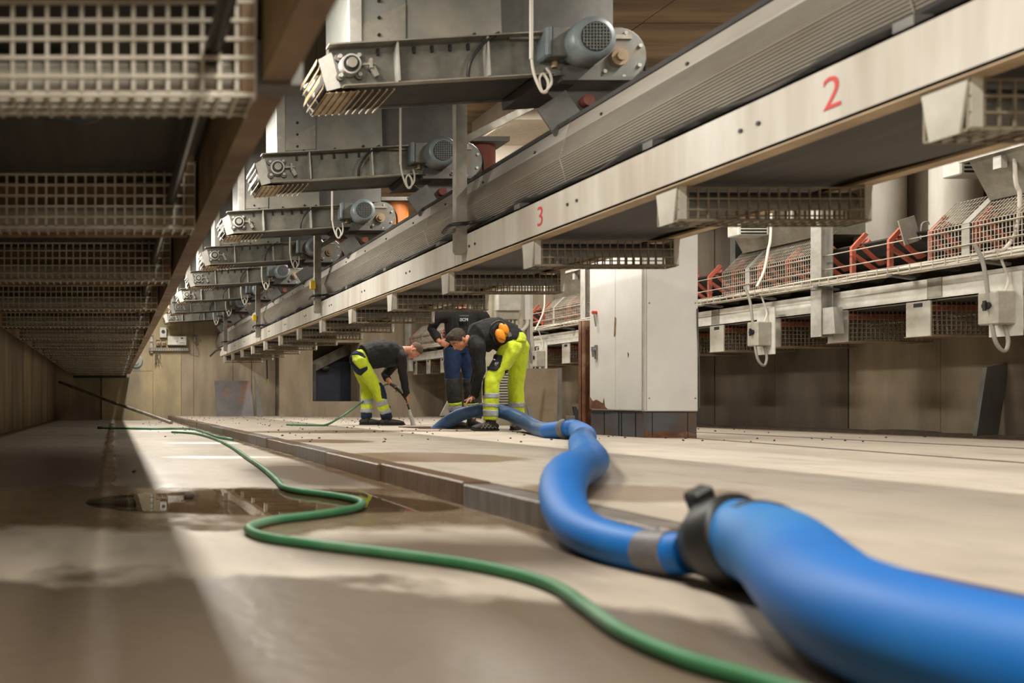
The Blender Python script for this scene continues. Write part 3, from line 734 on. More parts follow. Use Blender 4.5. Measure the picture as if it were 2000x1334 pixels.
# grey plastic sheeting lying on the nearest guard
b = MB(); n = 14; vs = []; fs = []
for i in range(n+1):
    for j in range(9):
        u, w = i/n, j/8
        p = V((-.66+.52*u+.12*w, 2.06+.16*math.sin(u*9+w*3)*.35+.1*w, 1.20+.26*w+.02*math.sin(u*14)))
        vs.append(p)
for i in range(n):
    for j in range(8): fs.append((i*9+j, i*9+j+1, (i+1)*9+j+1, (i+1)*9+j))
N0 = len(vs); fs += [tuple(N0+q for q in f[::-1]) for f in fs]; vs += [p+V((0, .004, 0)) for p in vs]
b.add(vs, fs, True); o = b.build('plastic_sheeting', mat('grey_blue_plastic', (118, 130, 136), (88, 98, 106), .35, ns=6), origin=(-.4, 2.1, 1.2))
tag(o, 'crumpled grey-blue plastic sheeting behind the nearest wire guard, top left', 'sheeting')
dm = thing('drum_motor', 'round blue-grey drum motor at the far right corner of the left conveyor', 'motor', (.52, 19.2, 1.22))
b = MB(); b.loft([(.52, 19.02, 1.23), (.52, 19.04, 1.23), (.52, 19.3, 1.23)], [.13, .165, .17], 28); b.box(.42, .62, 19.05, 19.3, 1.04, 1.10); b.build('housing', m_motor, dm)
b = MB(); b.cyl((.52, 19.0, 1.23), (.52, 19.02, 1.23), .07, n=20); b.build('cap', m_motor, dm)
b = MB(); b.box(.34, .42, 19.1, 19.3, 1.12, 1.30); b.box(.38, .42, 19.1, 19.3, 1.1, 1.4); b.build('mounting_plate', m_gear, dm)

# ================================================================ RIGHT BELT CONVEYOR
rcv = thing('belt_conveyor', 'belt conveyor with orange idlers and wire covers hung along the right wall', 'conveyor', (7.6, 10, 0))
RX = 7.15
for a in range(6):
    ya, yb = 4.6+a*2.6, 4.6+a*2.6+2.59
    b = MB(); channel(b, RX, ya, yb, 1.25, 1.45, 1, .07)
    o = b.build('side_beam', m_wbox, rcv)
    MB().box(RX-.006, RX, yb-.12, yb+.0, 1.27, 1.44).build('joint_plate', m_galv, o)
    b = MB(); channel(b, 7.98, ya, yb, 1.25, 1.45, -1, .07); b.build('side_beam', m_galv, rcv)
MB().box(7.24, 7.9, 4.6, 20.1, 1.235, 1.245).build('return_belt', m_belt, rcv)
b = MB(); b.prism([(7.17, 1.86), (7.3, 1.74), (7.45, 1.66), (7.72, 1.66), (7.96, 1.86), (7.96, 1.875), (7.72, 1.675), (7.45, 1.675), (7.3, 1.755), (7.17, 1.875)], 4.6, 20.1); b.build('carrying_belt', m_rubber, rcv)
g0 = None
for k in range(18):
    y = 5.55+.81*k
    if y > 20: break
    if g0 is None:
        g0 = guard(rcv, RX+.01, 7.98, y, .945, 1.245, (m_mesh, m_bracket, m_orange_i), 19, 7, .2, brk=False); y0 = y
        MB().box(RX-.002, RX+.01, y, y+.22, .94, 1.25).build('guard_plate', m_bracket, g0)
        MB().box(RX-.004, RX-.002, y+.07, y+.15, 1.20, 1.235).build('plate_slot', m_black, g0)
        MB().box(RX, 7.98, y-.01, y+.24, .935, .942).build('drip_strip', m_brownsteel, g0)
    else: dup_part(g0, rcv, (0, y-y0, 0))
i0 = None
for k in range(38):
    y = 5.6+.378*k
    if y > 20: break
    if i0 is None:
        b = MB(); b.prism([(7.08, 1.52), (7.12, 1.52), (7.12, 1.82), (7.24, 1.96), (7.21, 1.98), (7.08, 1.84)], y-.012, y+.012); b.bar((7.12, y, 1.76), (7.42, y, 1.55), .03, .03)
        i0 = b.build('idler_frame', m_orange_i, rcv)
        b = MB(); b.cyl((7.20, y, 1.885), (7.40, y, 1.70), .05, n=14); b.build('idler_roller', m_orange_i, i0)
        b = MB(); b.cyl((7.45, y, 1.60), (7.72, y, 1.60), .05, n=12); b.build('idler_roller', m_galv, i0); y0 = y
    else: dup_part(i0, rcv, (0, y-y0, 0))
for ya, yb in ((6.0, 7.1), (8.27, 9.5), (12.4, 13.4), (17.6, 19.4)):
    b = MB(); nl = int((yb-ya)/.028)
    b.grid((7.06, ya, 1.56), (0, yb-ya, 0), (0, 0, .28), nl, 6, .0022)
    b.grid((7.06, ya, 1.84), (0, yb-ya, 0), (.24, 0, .24), nl, 6, .0022)
    o = b.build('wire_cover', m_mesh_l, rcv)
    ym = (ya+yb)/2+.2
    b = MB(); b.box(7.05, 7.058, ym, ym+.06, 1.54, 1.84); b.obox((7.17, ym+.03, 1.955), (.12, 0, .12), (0, .03, 0), (-.003, 0, .003)); b.build('cover_strap', m_galv_l, o)
b = MB()
for z, x in ((1.66, 7.04), (1.80, 7.05)):
    b.cyl((x, 4.8, z), (x, 20, z), .006, n=6)
b.build('safety_wire', m_mesh_l, rcv)
for y in (4.10, 8.15, 12.2, 16.25, 19.6):
    b = MB(); b.box(6.99, 7.10, y-.005, y+.005, 1.0, CEIL-.012); b.box(6.985, 6.995, y-.06, y+.06, 1.0, CEIL-.012); b.box(7.095, 7.105, y-.06, y+.06, 1.0, CEIL-.012)
    po = b.build('hanger_post', m_galv_l, rcv)
    b = MB(); b.prism([(y-.06, 1.02), (y-.2, 1.02), (y-.18, 1.28), (y-.06, 1.28)], 7.0, 7.09, 'x'); b.build('foot_bracket', m_galv_l, po)
# cable tray with its bundle of pale cables
tr = thing('cable_tray', 'wire cable tray full of pale cables along the right wall conveyor', 'tray', (7.0, 10, 1.5))
b = MB(); nl = 150
for ya in (4.6,):
    b.grid((6.93, ya, 1.50), (0, 15.2, 0), (.13, 0, 0), nl, 3, .0028); b.grid((6.93, ya, 1.50), (0, 15.2, 0), (0, 0, .06), nl, 2, .0028)
b.build('wire_tray', m_mesh_l, tr)
for j in range(4):
    b = MB(); pts = [(6.95+.03*j+.012*math.sin(i*1.7+j*2), 4.7+i*.6, 1.52+.03*(j % 2)+.018*math.sin(i*1.1+j*1.3)) for i in range(26)]
    b.tube(pts, .011, n=6, sub=4); b.build('cable', m_cable_w, tr)
for i in range(20):
    y = 5.0+i*.77; b = MB(); b.bar((6.92, y, 1.49), (7.14, y, 1.46), .05, .02); b.build('tray_arm', m_hopd, tr)
# stop-switch boxes on back plates with looping cables
def switch_box(x, y, z, label, s=1.0):
    t = thing('switch_box', label, 'switch', (x, y, z-.2))
    MB().box(x+.09, x+.10, y-.02, y+.22*s, z-.24*s, z+.26*s).build('back_plate', m_wbox, t)
    MB().box(x-.06, x+.09, y+.02, y+.17*s, z-.15*s, z+.11*s).build('box', m_gbox, t, bevel=.01)
    b = MB(); b.cyl((x-.08, y+.09, z), (x-.06, y+.09, z), .03, n=12); b.bar((x-.085, y+.09, z-.04), (x-.085, y+.09, z+.04), .012, .02); b.build('rotary_handle', m_black, t)
    b = MB(); b.tube([(x-.1, y+.15, z+.50), (x-.07, y+.12, z+.36), (x-.06, y+.10, z+.2), (x-.05, y+.08, z-.05), (x-.03, y+.06, z-.28), (x+.03, y+.05, z-.36), (x+.07, y+.06, z-.28), (x+.06, y+.08, z-.15)], .013, n=8); b.build('cable', m_cable_g, t)
    b = MB(); b.tube([(x+.02, y+.1, z+.45), (x+.05, y+.08, z+.33), (x+.07, y+.06, z+.2), (x+.04, y+.06, z+.1)], .009, n=6); b.build('cable', m_cable_w, t)
    return t
switch_box(6.93, 8.72, 1.10, 'grey switch box with looping cables under the wire tray, right of the white cabinet')
switch_box(6.93, 6.35, 1.12, 'grey rotary switch box on a white plate at the right edge of the picture', 1.0)
switch_box(6.93, 13.3, 1.05, 'grey switch box under the wire tray, right of the bending man in yellow trousers')
# ================================================================ WHITE CABINET
CXn, CYn = 4.78, 7.40
cb = thing('cabinet', 'tall white metal cabinet with peeling paint on a grey plinth beside the blue hose', 'cabinet', (5.05, 7.8, zr(7.8)))
z0 = zr(7.8); x1 = CXn+.50; y1 = CYn+.83
MB().box(CXn+.012, x1-.006, CYn+.008, y1, z0-.02, z0+.235).build('plinth', m_plinth, cb, bevel=.004)
for x in (CXn+.09, x1-.09): MB().box(x-.002, x+.002, CYn+.004, CYn+.010, z0, z0+.23).build('plinth_seam', m_black, cb)
for y in (CYn+.12, CYn+.33, CYn+.37, CYn+.6): MB().box(CXn+.008, CXn+.014, y-.003, y+.003, z0, z0+.23).build('plinth_seam', m_black, cb)
MB().box(CXn+.02, x1, CYn, y1, z0+.24, 2.12).build('body', m_white, cb, bevel=.006)
MB().box(CXn+.03, x1-.012, CYn-.012, CYn, z0+.245, 2.1).build('side_panel', m_white, cb, bevel=.004)
for k, (ya, yb) in enumerate(((CYn+.012, CYn+.405), (CYn+.409, y1-.004))):
    d = MB().box(CXn, CXn+.022, ya, yb, z0+.25, 2.1).build('door', m_white, cb, bevel=.004)
MB().box(CXn-.003, CXn+.004, CYn-.004, CYn+.008, z0+.24, 2.11).build('corner_strip', m_galv_l, cb)
for z in (z0+.36, 1.25):
    for x in (CXn+.05, x1-.035): MB().cyl((x, CYn-.016, z), (x, CYn-.012, z), .007, n=8).build('screw', m_galv, cb)
h = MB().box(CXn-.014, CXn, y1-.14, y1-.10, .78, .92).build('handle_plate', m_galv, cb, bevel=.004)
MB().bar((CXn-.04, y1-.12, .9), (CXn-.03, y1-.12, .8), .02, .016).cyl((CXn-.045, y1-.12, .87), (CXn, y1-.12, .87), .016, n=10).build('lock_handle', m_motor, h)
h = MB().cyl((CXn-.04, y1-.12, 1.24), (CXn-.0, y1-.12, 1.24), .017, n=10).build('emergency_knob', m_redp, cb)
MB().bar((CXn-.03, y1-.13, 1.23), (CXn-.024, y1-.15, 1.10), .01, .012).build('key', m_galv, h)
b = MB(); b.prism([(CYn+.39, 1.15), (CYn+.41, 1.17), (CYn+.42, 1.06), (CYn+.425, .98), (CYn+.40, .99), (CYn+.395, 1.07)], CXn-.003, CXn, 'x'); b.build('bare_patch', m_gold, cb)
b = MB(); b.prism([(CYn+.52, z0+.252), (y1-.005, z0+.252), (y1-.005, z0+.38), (y1-.06, z0+.33), (y1-.12, z0+.345), (CYn+.60, z0+.31), (CYn+.585, z0+.36), (CYn+.57, z0+.28)], CXn-.003, CXn, 'x'); b.build('rust_patch', m_rust, cb)
b = MB(); b.prism([(CYn+.2, .80), (CYn+.215, .82), (CYn+.21, .77)], CXn-.003, CXn, 'x'); b.build('chip', m_black, cb)
b = MB(); b.prism([(CXn+.02, z0+.0), (x1-.01, z0+.0), (x1-.01, z0+.03), (x1-.1, z0+.06), (x1-.2, z0+.04), (CXn+.2, z0+.065), (CXn+.08, z0+.04), (CXn+.02, z0+.08)], CYn+.004, CYn+.008); b.build('rust_patch', m_rust, cb)
MB().tube([(x1-.02, CYn-.02, 1.2), (x1-.02, CYn-.022, 1.05), (x1-.005, CYn-.018, .7), (x1-.003, CYn-.018, .3)], .006, n=6).build('earth_wire', m_hopd, cb)
# black cables dropping behind the cabinet
b = MB()
t = thing('cable_bundle', 'bundle of black cables dropping to the floor behind the white cabinet', 'cables', (5.55, 8.1, zr(8.1)))
for j in range(5):
    MB().tube([(5.44+.02*j, 8.15, 1.05), (5.45+.022*j, 8.12, .75), (5.58+.018*j, 8.1, .45), (5.62+.02*j, 8.08, .25), (5.55+.01*j, 8.02, .08), (5.45, 7.95+.02*j, .06)], .013, n=7).build('cable', m_black, t)
# rusty post behind the cabinet
b = MB(); y = 8.55; b.box(4.885, 5.0, y, y+.012, zr(y)-.01, 1.2); b.box(4.885, 4.897, y-.05, y+.06, zr(y)-.01, 1.2); b.box(4.988, 5.0, y-.05, y+.06, zr(y)-.01, 1.2)
o = b.build('steel_post', m_rust, origin=(4.91, y, zr(y))); tag(o, 'rusty brown steel post just left of the white cabinet', 'post')
# ================================================================ SWITCHGEAR BEHIND THE MEN
sx0, sx1, sy = 5.26, 5.92, 11.65
sg = thing('switchgear_panel', 'cream switchgear board with curved conduits and louvred grille behind the bending man', 'switchgear', (5.6, sy, zr(sy)))
MB().box(sx0, sx1, sy, sy+.05, zr(sy)-.01, 2.1).build('back_board', mat('switchgear_cream', (214, 206, 186), (196, 186, 166), .5, ns=4), sg)
ub = MB().box(sx0+.14, sx1-.2, sy-.16, sy, 1.62, 2.02).build('upper_box', m_wbox, sg, bevel=.008)
MB().box(sx0+.13, sx1-.2, sy-.10, sy, 1.50, 1.62).build('lower_lip', m_bracket, sg, bevel=.004)
MB().box(sx1-.10, sx1-.03, sy-.06, sy, 1.50, 2.1).build('trunking', m_white, sg)
MB().box(sx1-.02, sx1+.02, sy-.04, sy+.02, zr(sy), 2.1).build('edge_strip', m_wbox, sg)
for j in range(6):
    x = sx0+.17+.055*j
    MB().tube([(x, sy-.05, 1.50), (x+.004, sy-.06, 1.38), (x+.03+.01*j, sy-.07, 1.30), (x+.10, sy-.07, 1.25)], .014, n=8).build('conduit', m_cable_w, sg)
MB().tube([(sx1-.07, sy-.05, 1.50), (sx1-.08, sy-.07, 1.42), (sx1-.16, sy-.09, 1.34), (sx1-.28, sy-.1, 1.30), (sx1-.40, sy-.09, 1.36)], .028, n=10).build('conduit', m_cable_w, sg)
MB().tube([(sx1-.05, sy-.05, 1.50), (sx1-.06, sy-.06, 1.3), (sx1-.03, sy-.06, 1.1), (sx1-.01, sy-.06, .9)], .016, n=8).build('conduit', m_cable_g, sg)
gp = MB().box(sx0+.05, sx1-.2, sy-.02, sy, .28, .84).build('grille_frame', m_black, sg)
for i in range(14): MB().obox(((sx0+sx1)/2-.075, sy-.028, .31+i*.038), (.19, 0, 0), (0, .007, -.006), (0, .003, .008)).build('louvre', m_wbox, gp)
# boards standing behind the hose
def board(name, pts, y, th_, m, label, cat, lean=0., grp=None):
    b = MB(); n = len(pts); zb = min(p[1] for p in pts)
    vs = [(x, y+lean*(z-zb), z) for x, z in pts]+[(x, y+th_+lean*(z-zb), z) for x, z in pts]
    b.add(vs, [(i, (i+1) % n, n+(i+1) % n, n+i) for i in range(n)]+[tuple(range(n))[::-1], tuple(range(n, 2*n))])
    o = b.build(name, m, origin=(sum(p[0] for p in pts)/n, y, zb)); return tag(o, label, cat, grp)
def pz(x, y, Y): p = P(x, y, Y); return (p.x, p.z)
Yb = 10.6; zf = zr(Yb)
board('wall_board', [(5.36, zf), (6.04, zf), (6.04, .79), (5.36, .79)], Yb+.45, .03, m_board, 'wide tan board standing behind the blue hose, left of the rusty post', 'board', .05)
MB_ = board('board', [pz(1082, 834, Yb), pz(1090, 834, Yb), pz(1108, 718, Yb), pz(1103, 718, Yb)], Yb-.1, .03, m_hopd, 'narrow dark plank leaning against the tan board', 'plank', .3)
board('board', [(5.37, zf), (5.46, zf), (5.41, .3), (5.38, .3)], Yb-.1, .03, m_hopd, 'short dark offcut leaning at the left end of the tan board', 'offcut', .6)
board('board', [(5.94, zf), (6.06, zf), (6.02, .28), (5.98, .28)], Yb-.1, .03, m_black, 'short black pointed offcut leaning beside the rusty post', 'offcut', .6)
board('board', [pz(860, 812, 11.6), pz(880, 812, 11.6), pz(893, 765, 11.6), pz(888, 765, 11.6)], 11.6, .03, m_bracket, 'pale plank leaning between the legs of the standing man', 'plank', .2)
board('metal_sheet', [(2.50, zr(19.8)), (3.40, zr(19.8)), (3.33, .80), (2.46, .80)], 19.85, .03, m_sheetrust, 'grey metal sheet streaked with orange rust leaning on the front wall', 'sheet', .12)
board('metal_sheet', [(3.46, zr(19.8)), (3.62, zr(19.8)), (3.50, .72), (3.44, .95)], 19.8, .03, m_hopd, 'narrow dark curved offcut standing right of the rusty sheet', 'offcut', .2)
b = MB(); y = 7.35; b.obox((7.92, y+.05, .36), (.10, .0, .02), (0, .018, 0), (.05, .0, .33)); o = b.build('plank', m_hopd, origin=(7.9, y, zr(y)))
tag(o, 'dark plank leaning on the right wall beneath the wall conveyor', 'plank')
# dark steel pipe sloping from the left wall down to the end of the kerb
p0, p1 = P(335, 826, 15.8), P(116, 746, 20.2)
b = MB(); b.loft([p1, p0.lerp(p1, .5)+V((0, 0, -.02)), p0], [.035]*3, 10); o = b.build('pipe_run', m_galv, origin=p0)
tag(o, 'long dull steel pipe sloping from the far left corner down to the kerb', 'pipe')
# tall cream ducts on the right wall
for (px, Y, r), lab in zip(((1728, 8.35, .20), (1868, 7.62, .18)), ('thick cream vertical duct above the right conveyor, left one of two', 'cream vertical duct above the right conveyor, beside the grey chute at the right edge')):
    c = P(px, 400, Y); x = min(c.x, XR-r-.06)
    d = thing('vertical_duct', lab, 'duct', (x, Y, 1.9))
    MB().cyl((x, Y, 1.9), (x, Y, CEIL-.02), r, n=28).build('pipe', m_cream, d)
    MB().cyl((x, Y, 1.9), (x, Y, 1.96), r+.03, n=28).build('collar', m_bracket, d)
# chutes, vents and cover plates above the right conveyor
def chute(y, w, z, label, dark=False):
    t = thing('feed_chute', label, 'chute', (7.5, y, z))
    b = MB(); vs = [(7.05, y, z+.32), (7.05, y+w, z+.32), (7.22, y, z), (7.22, y+w, z), (7.95, y, z), (7.95, y+w, z), (7.95, y, z+.32), (7.95, y+w, z+.32)]
    b.add(vs, [(0,1,3,2),(2,3,5,4),(4,5,7,6),(6,7,1,0),(0,2,4,6),(1,7,5,3)]); b.build('skirt_sheet', m_hopd if dark else m_galv, t)
    MB().box(7.0, 7.06, y-.04, y+w+.04, z+.32, z+.36).build('rim_angle', m_galv_l, t)
    b = MB(); b.prism([(7.1, z+.36), (7.95, z+.36), (7.95, CEIL-.02), (7.35, CEIL-.02)], y+.05, y+w-.05); b.build('hopper', m_hopd, t)
    for q in (.2, .8): MB().box(7.03, 7.08, y+w*q-.03, y+w*q+.03, z+.2, z+.3).build('clamp', m_galv_l, t)
    return t
chute(5.6, 1.15, 2.02, 'grey steel feed chute with clamps over the wire cover at the right edge')
chute(8.3, 1.1, 2.05, 'grey steel feed chute behind the white hanger post right of the cabinet')
chute(12.3, 1.1, 2.0, 'grey steel feed chute seen in the gap left of the white cabinet')
chute(16.2, 1.6, 2.0, 'far grey feed chute above the two bending men', True)
MB_ = MB().box(7.3, 7.95, 9.62, 9.7, 1.9, 3.2).build('partition_plate', m_hopd, origin=(7.6, 9.66, 1.9)); tag(MB_, 'dark grey steel plate hanging behind the white cabinet above the conveyor', 'plate')
def vent(px, py, Y, w, h, label):
    c = P(px, py, Y); t = thing('vent_box', label, 'vent', c)
    MB().box(c.x-w/2, c.x+w/2, Y, Y+.16, c.z-h/2, c.z+h/2).build('housing', m_wbox, t, bevel=.01)
    for i in range(4):
        z = c.z-h/2+h*(i+.7)/4.6; MB().box(c.x-w/2+.03, c.x+w/2-.03, Y-.004, Y, z-.008, z+.008).build('slot', m_black, t)
    MB().box(c.x-.02, c.x+.02, Y+.06, Y+.1, c.z+h/2, CEIL-.02).build('hanger', m_galv, t)
vent(1472, 446, 8.9, .34, .15, 'white slotted vent box above the chute right of the cabinet')
vent(1922, 322, 7.0, .40, .16, 'pale slotted vent box at the right edge under the middle conveyor')
t = thing('guard_plate', 'pale inspection plate with a hook standing on the right conveyor', 'plate', P(1780, 455, 7.6))
c = P(1776, 450, 7.3); b = MB(); b.obox(c, (.10, .03, .03), (0, .005, 0), (-.03, 0, .11)); b.build('plate', m_galv_l, t)
b = MB(); b.tube([c+V((.1, 0, -.08)), c+V((.11, 0, .05)), c+V((.16, 0, .075)), c+V((.175, 0, .05))], .008, n=6); b.build('hook', m_galv_l, t)
# thin hanging conduits in front of the right conveyor
for pts, lab in (([(1506, 436), (1500, 490), (1492, 530), (1478, 560)], 'thin pale conduit slanting down to the wire tray right of the cabinet'),
                 ([(1982, 320), (1992, 380), (1985, 450), (1962, 486), (1940, 490)], 'grey cable curving down to the wire tray at the right edge'),
                 ([(1064, 570), (1062, 605), (1055, 625), (1045, 645)], 'thin pale conduit above the wire tray left of the cabinet')):
    Y = 8.6 if pts[0][0] < 1700 and pts[0][0] > 1200 else 6.45 if pts[0][0] > 1700 else 13.0
    pp = [P(x, y, Y) for x, y in pts]; top = V((pp[0].x, Y, CEIL-.02))
    o = MB().tube([top]+pp, .014, n=7).build('hanging_conduit', m_cable_w, origin=pp[-1]); tag(o, lab, 'conduit')
# ================================================================ FRONT WALL SWITCHES
def wb(x0, y0, x1, y1, Y=20.46): a, c = P(x0, y1, Y), P(x1, y0, Y); return a.x, c.x, a.z, c.z
Yw = 20.44
x0, x1, z0, z1 = wb(311.5, 640, 325, 660); t = thing('isolator_switch', 'small white isolator box with black rotary knob on the front wall', 'switch', ((x0+x1)/2, Yw, z0))
MB().box(x0, x1, Yw-.09, Yw+.02, z0, z1).build('box', m_wbox, t, bevel=.01)
xc, zc = (x0+x1)/2, (z0+z1)/2+.02; MB().cyl((xc, Yw-.11, zc), (xc, Yw-.09, zc), .045, n=16).build('knob', m_black, t)
x0, x1, z0, z1 = wb(326.5, 657.5, 363, 675); t = thing('control_box', 'wide pale control box with a small meter panel on the front wall', 'switch box', ((x0+x1)/2, Yw, z0))
MB().box(x0, x1, Yw-.18, Yw+.02, z0, z1).build('box', m_wbox, t, bevel=.01)
mp = MB().box(x1-.20, x1-.025, Yw-.186, Yw-.18, z0+.03, z1-.02).build('meter_panel', m_white, t)
MB().box(x1-.14, x1-.085, Yw-.19, Yw-.186, z1-.075, z1-.035).build('meter', m_hopd, mp)
for k in (0, 1, 2): MB().box(x1-.165+.045*k, x1-.145+.045*k, Yw-.19, Yw-.186, z0+.045, z0+.065).build('key', m_black, mp)
MB().cyl((x1-.235, Yw-.19, z0+.085), (x1-.235, Yw-.18, z0+.085), .012, n=10).build('knob', m_black, t)
for a, lab in ((304.5, 'left one of two small sockets under the isolator box'), (314.8, 'right one of two small sockets under the isolator box')):
    x0, x1, z0, z1 = wb(a, 666.5, a+8.5, 676); t = thing('socket', lab+', tan with a brown cap', 'socket', ((x0+x1)/2, Yw, z0))
    MB().box(x0, x1, Yw-.05, Yw+.02, z0, z1).build('box', m_gold, t, bevel=.01)
    MB().cyl(((x0+x1)/2, Yw-.075, (z0+z1)/2), ((x0+x1)/2, Yw-.05, (z0+z1)/2), .028, n=12).build('cap', m_brownsteel, t)
    MB().box(x0, x1-.01, Yw-.01, Yw+.02, z1+.02, z1+.035).build('label_strip', m_brownsteel, t)
x0, x1, z0, z1 = wb(291, 679.5, 368, 686); t = thing('cable_duct', 'grey slotted cable duct running along the front wall under the boxes', 'duct', (x0, Yw, z0))
MB().box(x0, x1, Yw-.07, Yw+.02, z0, z1).build('duct', m_gear, t)
for i in range(16): xx = x0+.06+i*.058; MB().box(xx, xx+.02, Yw-.074, Yw-.07, z0+.01, z1-.02).build('slot', m_bracket, t)
x0, x1, z0, z1 = wb(294, 560, 297.5, 690); t = thing('cable_ladder', 'upright galvanised cable ladder beside the far end of the left conveyor', 'ladder', (x0, Yw, z0))
MB().box(x0-.01, x1+.01, Yw-.04, Yw+.02, z0, CEIL-.02).build('rail', m_galv, t)
for i in range(9): MB().box(x0-.02, x1+.02, Yw-.06, Yw-.04, z0+.1+i*.16, z0+.13+i*.16).build('rung', m_hopd, t)
t = thing('loose_wires', 'tangle of loose dark wires hanging below the cable duct', 'wires', P(309, 714, 20.4))
for k in range(7):
    pts = [(303+k*1.5, 688)]+[(303+k*1.8+random.uniform(-4, 4), 688+q) for q in (8, 16, 22+random.random()*6)]
    MB().tube([P(a, c, 20.4) for a, c in pts], .006, n=5).build('wire', m_hopd, t)
t = thing('sensor', 'small grey sensor with a drooping lead on the front wall', 'sensor', P(380, 672, 20.4))
c = P(380, 662, 20.4); MB().box(c.x-.03, c.x+.03, 20.33, 20.45, c.z-.10, c.z+.06).build('body', m_gear, t, bevel=.01)
MB().cyl((c.x+.0, 20.3, c.z+.05), (c.x+.06, 20.3, c.z+.05), .035, n=12).build('head', m_hopd, t)
MB().tube([P(379, 670, 20.35), P(382, 678, 20.35), P(383, 690, 20.37), P(370, 688, 20.40)], .008, n=6).build('lead', m_cable_g, t)
t = thing('hanging_strap', 'dark strap with a buckle hanging from the far end of the middle conveyor', 'strap', P(522, 750, 17.42))
MB().bar(P(521, 701.5, 17.42), P(522, 740, 17.42), .03, .008).build('strap', m_black, t); MB().bar(P(522, 740, 17.42), P(523, 750, 17.42), .05, .02).build('buckle', m_green, t)
# ================================================================ HOSES
h1 = thing('suction_hose', 'grey-blue ribbed suction hose arching from the floor pit between the men', 'hose', (4.2, 9.6, zr(9.6)))
ctrl = [P(846, 848, 10.25), P(862, 834, 10.1), P(880, 821, 9.9), P(905, 808, 9.72), P(940, 800.5, 9.55), P(975, 803, 9.42), P(1005, 813, 9.2), P(1035, 829, 8.5), P(1055, 839, 7.9), P(1078, 843, 7.3)]
path = spline(ctrl, 40)
dense = []; acc = 0; last = None
b = MB(); rr = [.075+(.0035 if (i % 3) else -.0035) for i in range(len(path))]
b.loft(path, rr, 20); b.build('ribbed_tube', m_hose_r, h1)
pA, pB = P(1072, 842, 7.35), P(1104, 838.5, 7.12)
h2 = thing('suction_hose', 'blue suction hose winding from the white cabinet over the kerb towards the camera', 'hose', (1.9, 3.3, zr(3.3)))
MB().loft([pA+(pA-pB)*.1, pA, pB], [.07, .078, .078], 24).build('sleeve', m_hose_b, h2)
d = (pB-pA).normalized()
cl = MB().loft([pB, pB+d*.005, pB+d*.05, pB+d*.055], [.080, .094, .094, .080], 24).build('coupling', m_hopd, h2)
MB().box(pB.x-.03, pB.x+.05, pB.y-.06, pB.y-.02, pB.z+.07, pB.z+.12).build('coupling_lever', m_gear, cl)
r_ = .07
def fl(x, y, up=0): return (x, y, (zr(y) if x > XK else zl(y))+r_+up)
def fh(px, Y, z): return V(((px-CX)*Y/F, Y, z))
ctrl = [pB+d*.03, pB+d*.10, fh(1132, 6.85, zr(6.8)+.08), fh(1141, 6.0, zr(6)+.078), fh(1138, 4.9, zr(5)+.076), fh(1146, 3.95, zr(4)+.074), fh(1152, 3.42, zr(3.4)+.072), fh(1133, 3.06, zr(3)+.07), fh(1114, 2.8, .145), fh(1100, 2.6, .125), fh(1101, 2.42, .085), fh(1126, 2.24, .048), fh(1187, 2.07, .034), fh(1280, 1.92, .036), fh(1345, 1.84, .05)]
MB().tube(ctrl, lambda t: .080-.012*min(1, t/.6)-.021*max(0, (t-.62)/.38), n=24, sub=12).build('hose_tube', m_hose_b, h2)
MB().loft([fh(1262, 1.945, .036), fh(1280, 1.92, .036), fh(1318, 1.872, .044)], [.052]*3, 24).build('tape_wrap', m_tape, h2)
h3 = thing('suction_hose', 'thick bright blue suction hose in the near right corner, out of focus', 'hose', (1.1, 1.2, zl(1.2)))
ctrl = [(1.325, 1.78, .085), (1.33, 1.72, .098), (1.30, 1.60, .098), (1.20, 1.42, .088), (1.10, 1.24, .082), (1.055, 1.06, .080), (1.07, .85, .080), (1.16, .55, .080), (1.3, .2, .08)]
MB().tube(ctrl, .087, n=32, sub=12).build('hose_tube', m_hose_b, h3)
a_, c_ = V((1.318, 1.80, .075)), V((1.336, 1.73, .097))
dd = (c_-a_).normalized()
cl = MB().loft([a_-dd*.03, a_, a_+dd*.02, c_-dd*.01, c_, c_+dd*.005], [.066, .085, .099, .103, .103, .09], 28).build('coupling', m_black, h3)
for sgn in (-1, 1):
    MB().obox(a_+V((-.018 if sgn < 0 else .09, .01, .092 if sgn < 0 else 0)), (.022, 0, .012), (0, .02, 0), (-.012, 0, .03)).build('coupling_lug', m_black, cl, bevel=.006)
MB().loft([(1.333, 1.70, .098), (1.328, 1.67, .099)], [.0905, .0905], 28).build('clamp_band', m_rubber, h3)
# green hoses on the lower floor
def flo(px, py): Y = 640/(py-788); return ((px-CX)*Y/F, Y, zl(Y)+.015)
g = [(336, 846), (380, 849), (420, 860), (452, 876), (480, 896), (512, 918), (540, 943), (553, 957), (580, 965), (640, 973), (690, 982), (708, 990), (690, 1002), (620, 1014), (540, 1024), (494, 1036), (487, 1046), (520, 1060), (600, 1072), (750, 1091), (900, 1112), (1010, 1135), (1090, 1163), (1150, 1205), (1220, 1255), (1330, 1305), (1450, 1342), (1600, 1390)]
t = thing('garden_hose', 'green water hose meandering across the wet lower floor towards the camera', 'hose', flo(540, 1024))
MB().tube([flo(*p) for p in g], .0145, n=12, sub=8).build('hose_tube', m_hose_g, t)
t = thing('garden_hose', 'dark green hose lying across the far lower floor up to the kerb', 'hose', flo(340, 838))
MB().tube([flo(*p) for p in ((196, 838), (240, 838.6), (300, 839.4), (345, 839), (372, 839.5), (398, 846), (425, 856), (455, 861.5))], .016, n=10, sub=6).build('hose_tube', m_hose_g, t)
MB().loft([V(flo(190, 838)), V(flo(202, 838))], [.024, .024], 10).build('end_fitting', m_black, t)
def frr(px, py): Y = 496/(py-788); return ((px-CX)*Y/F, Y, zr(Y)+.014)
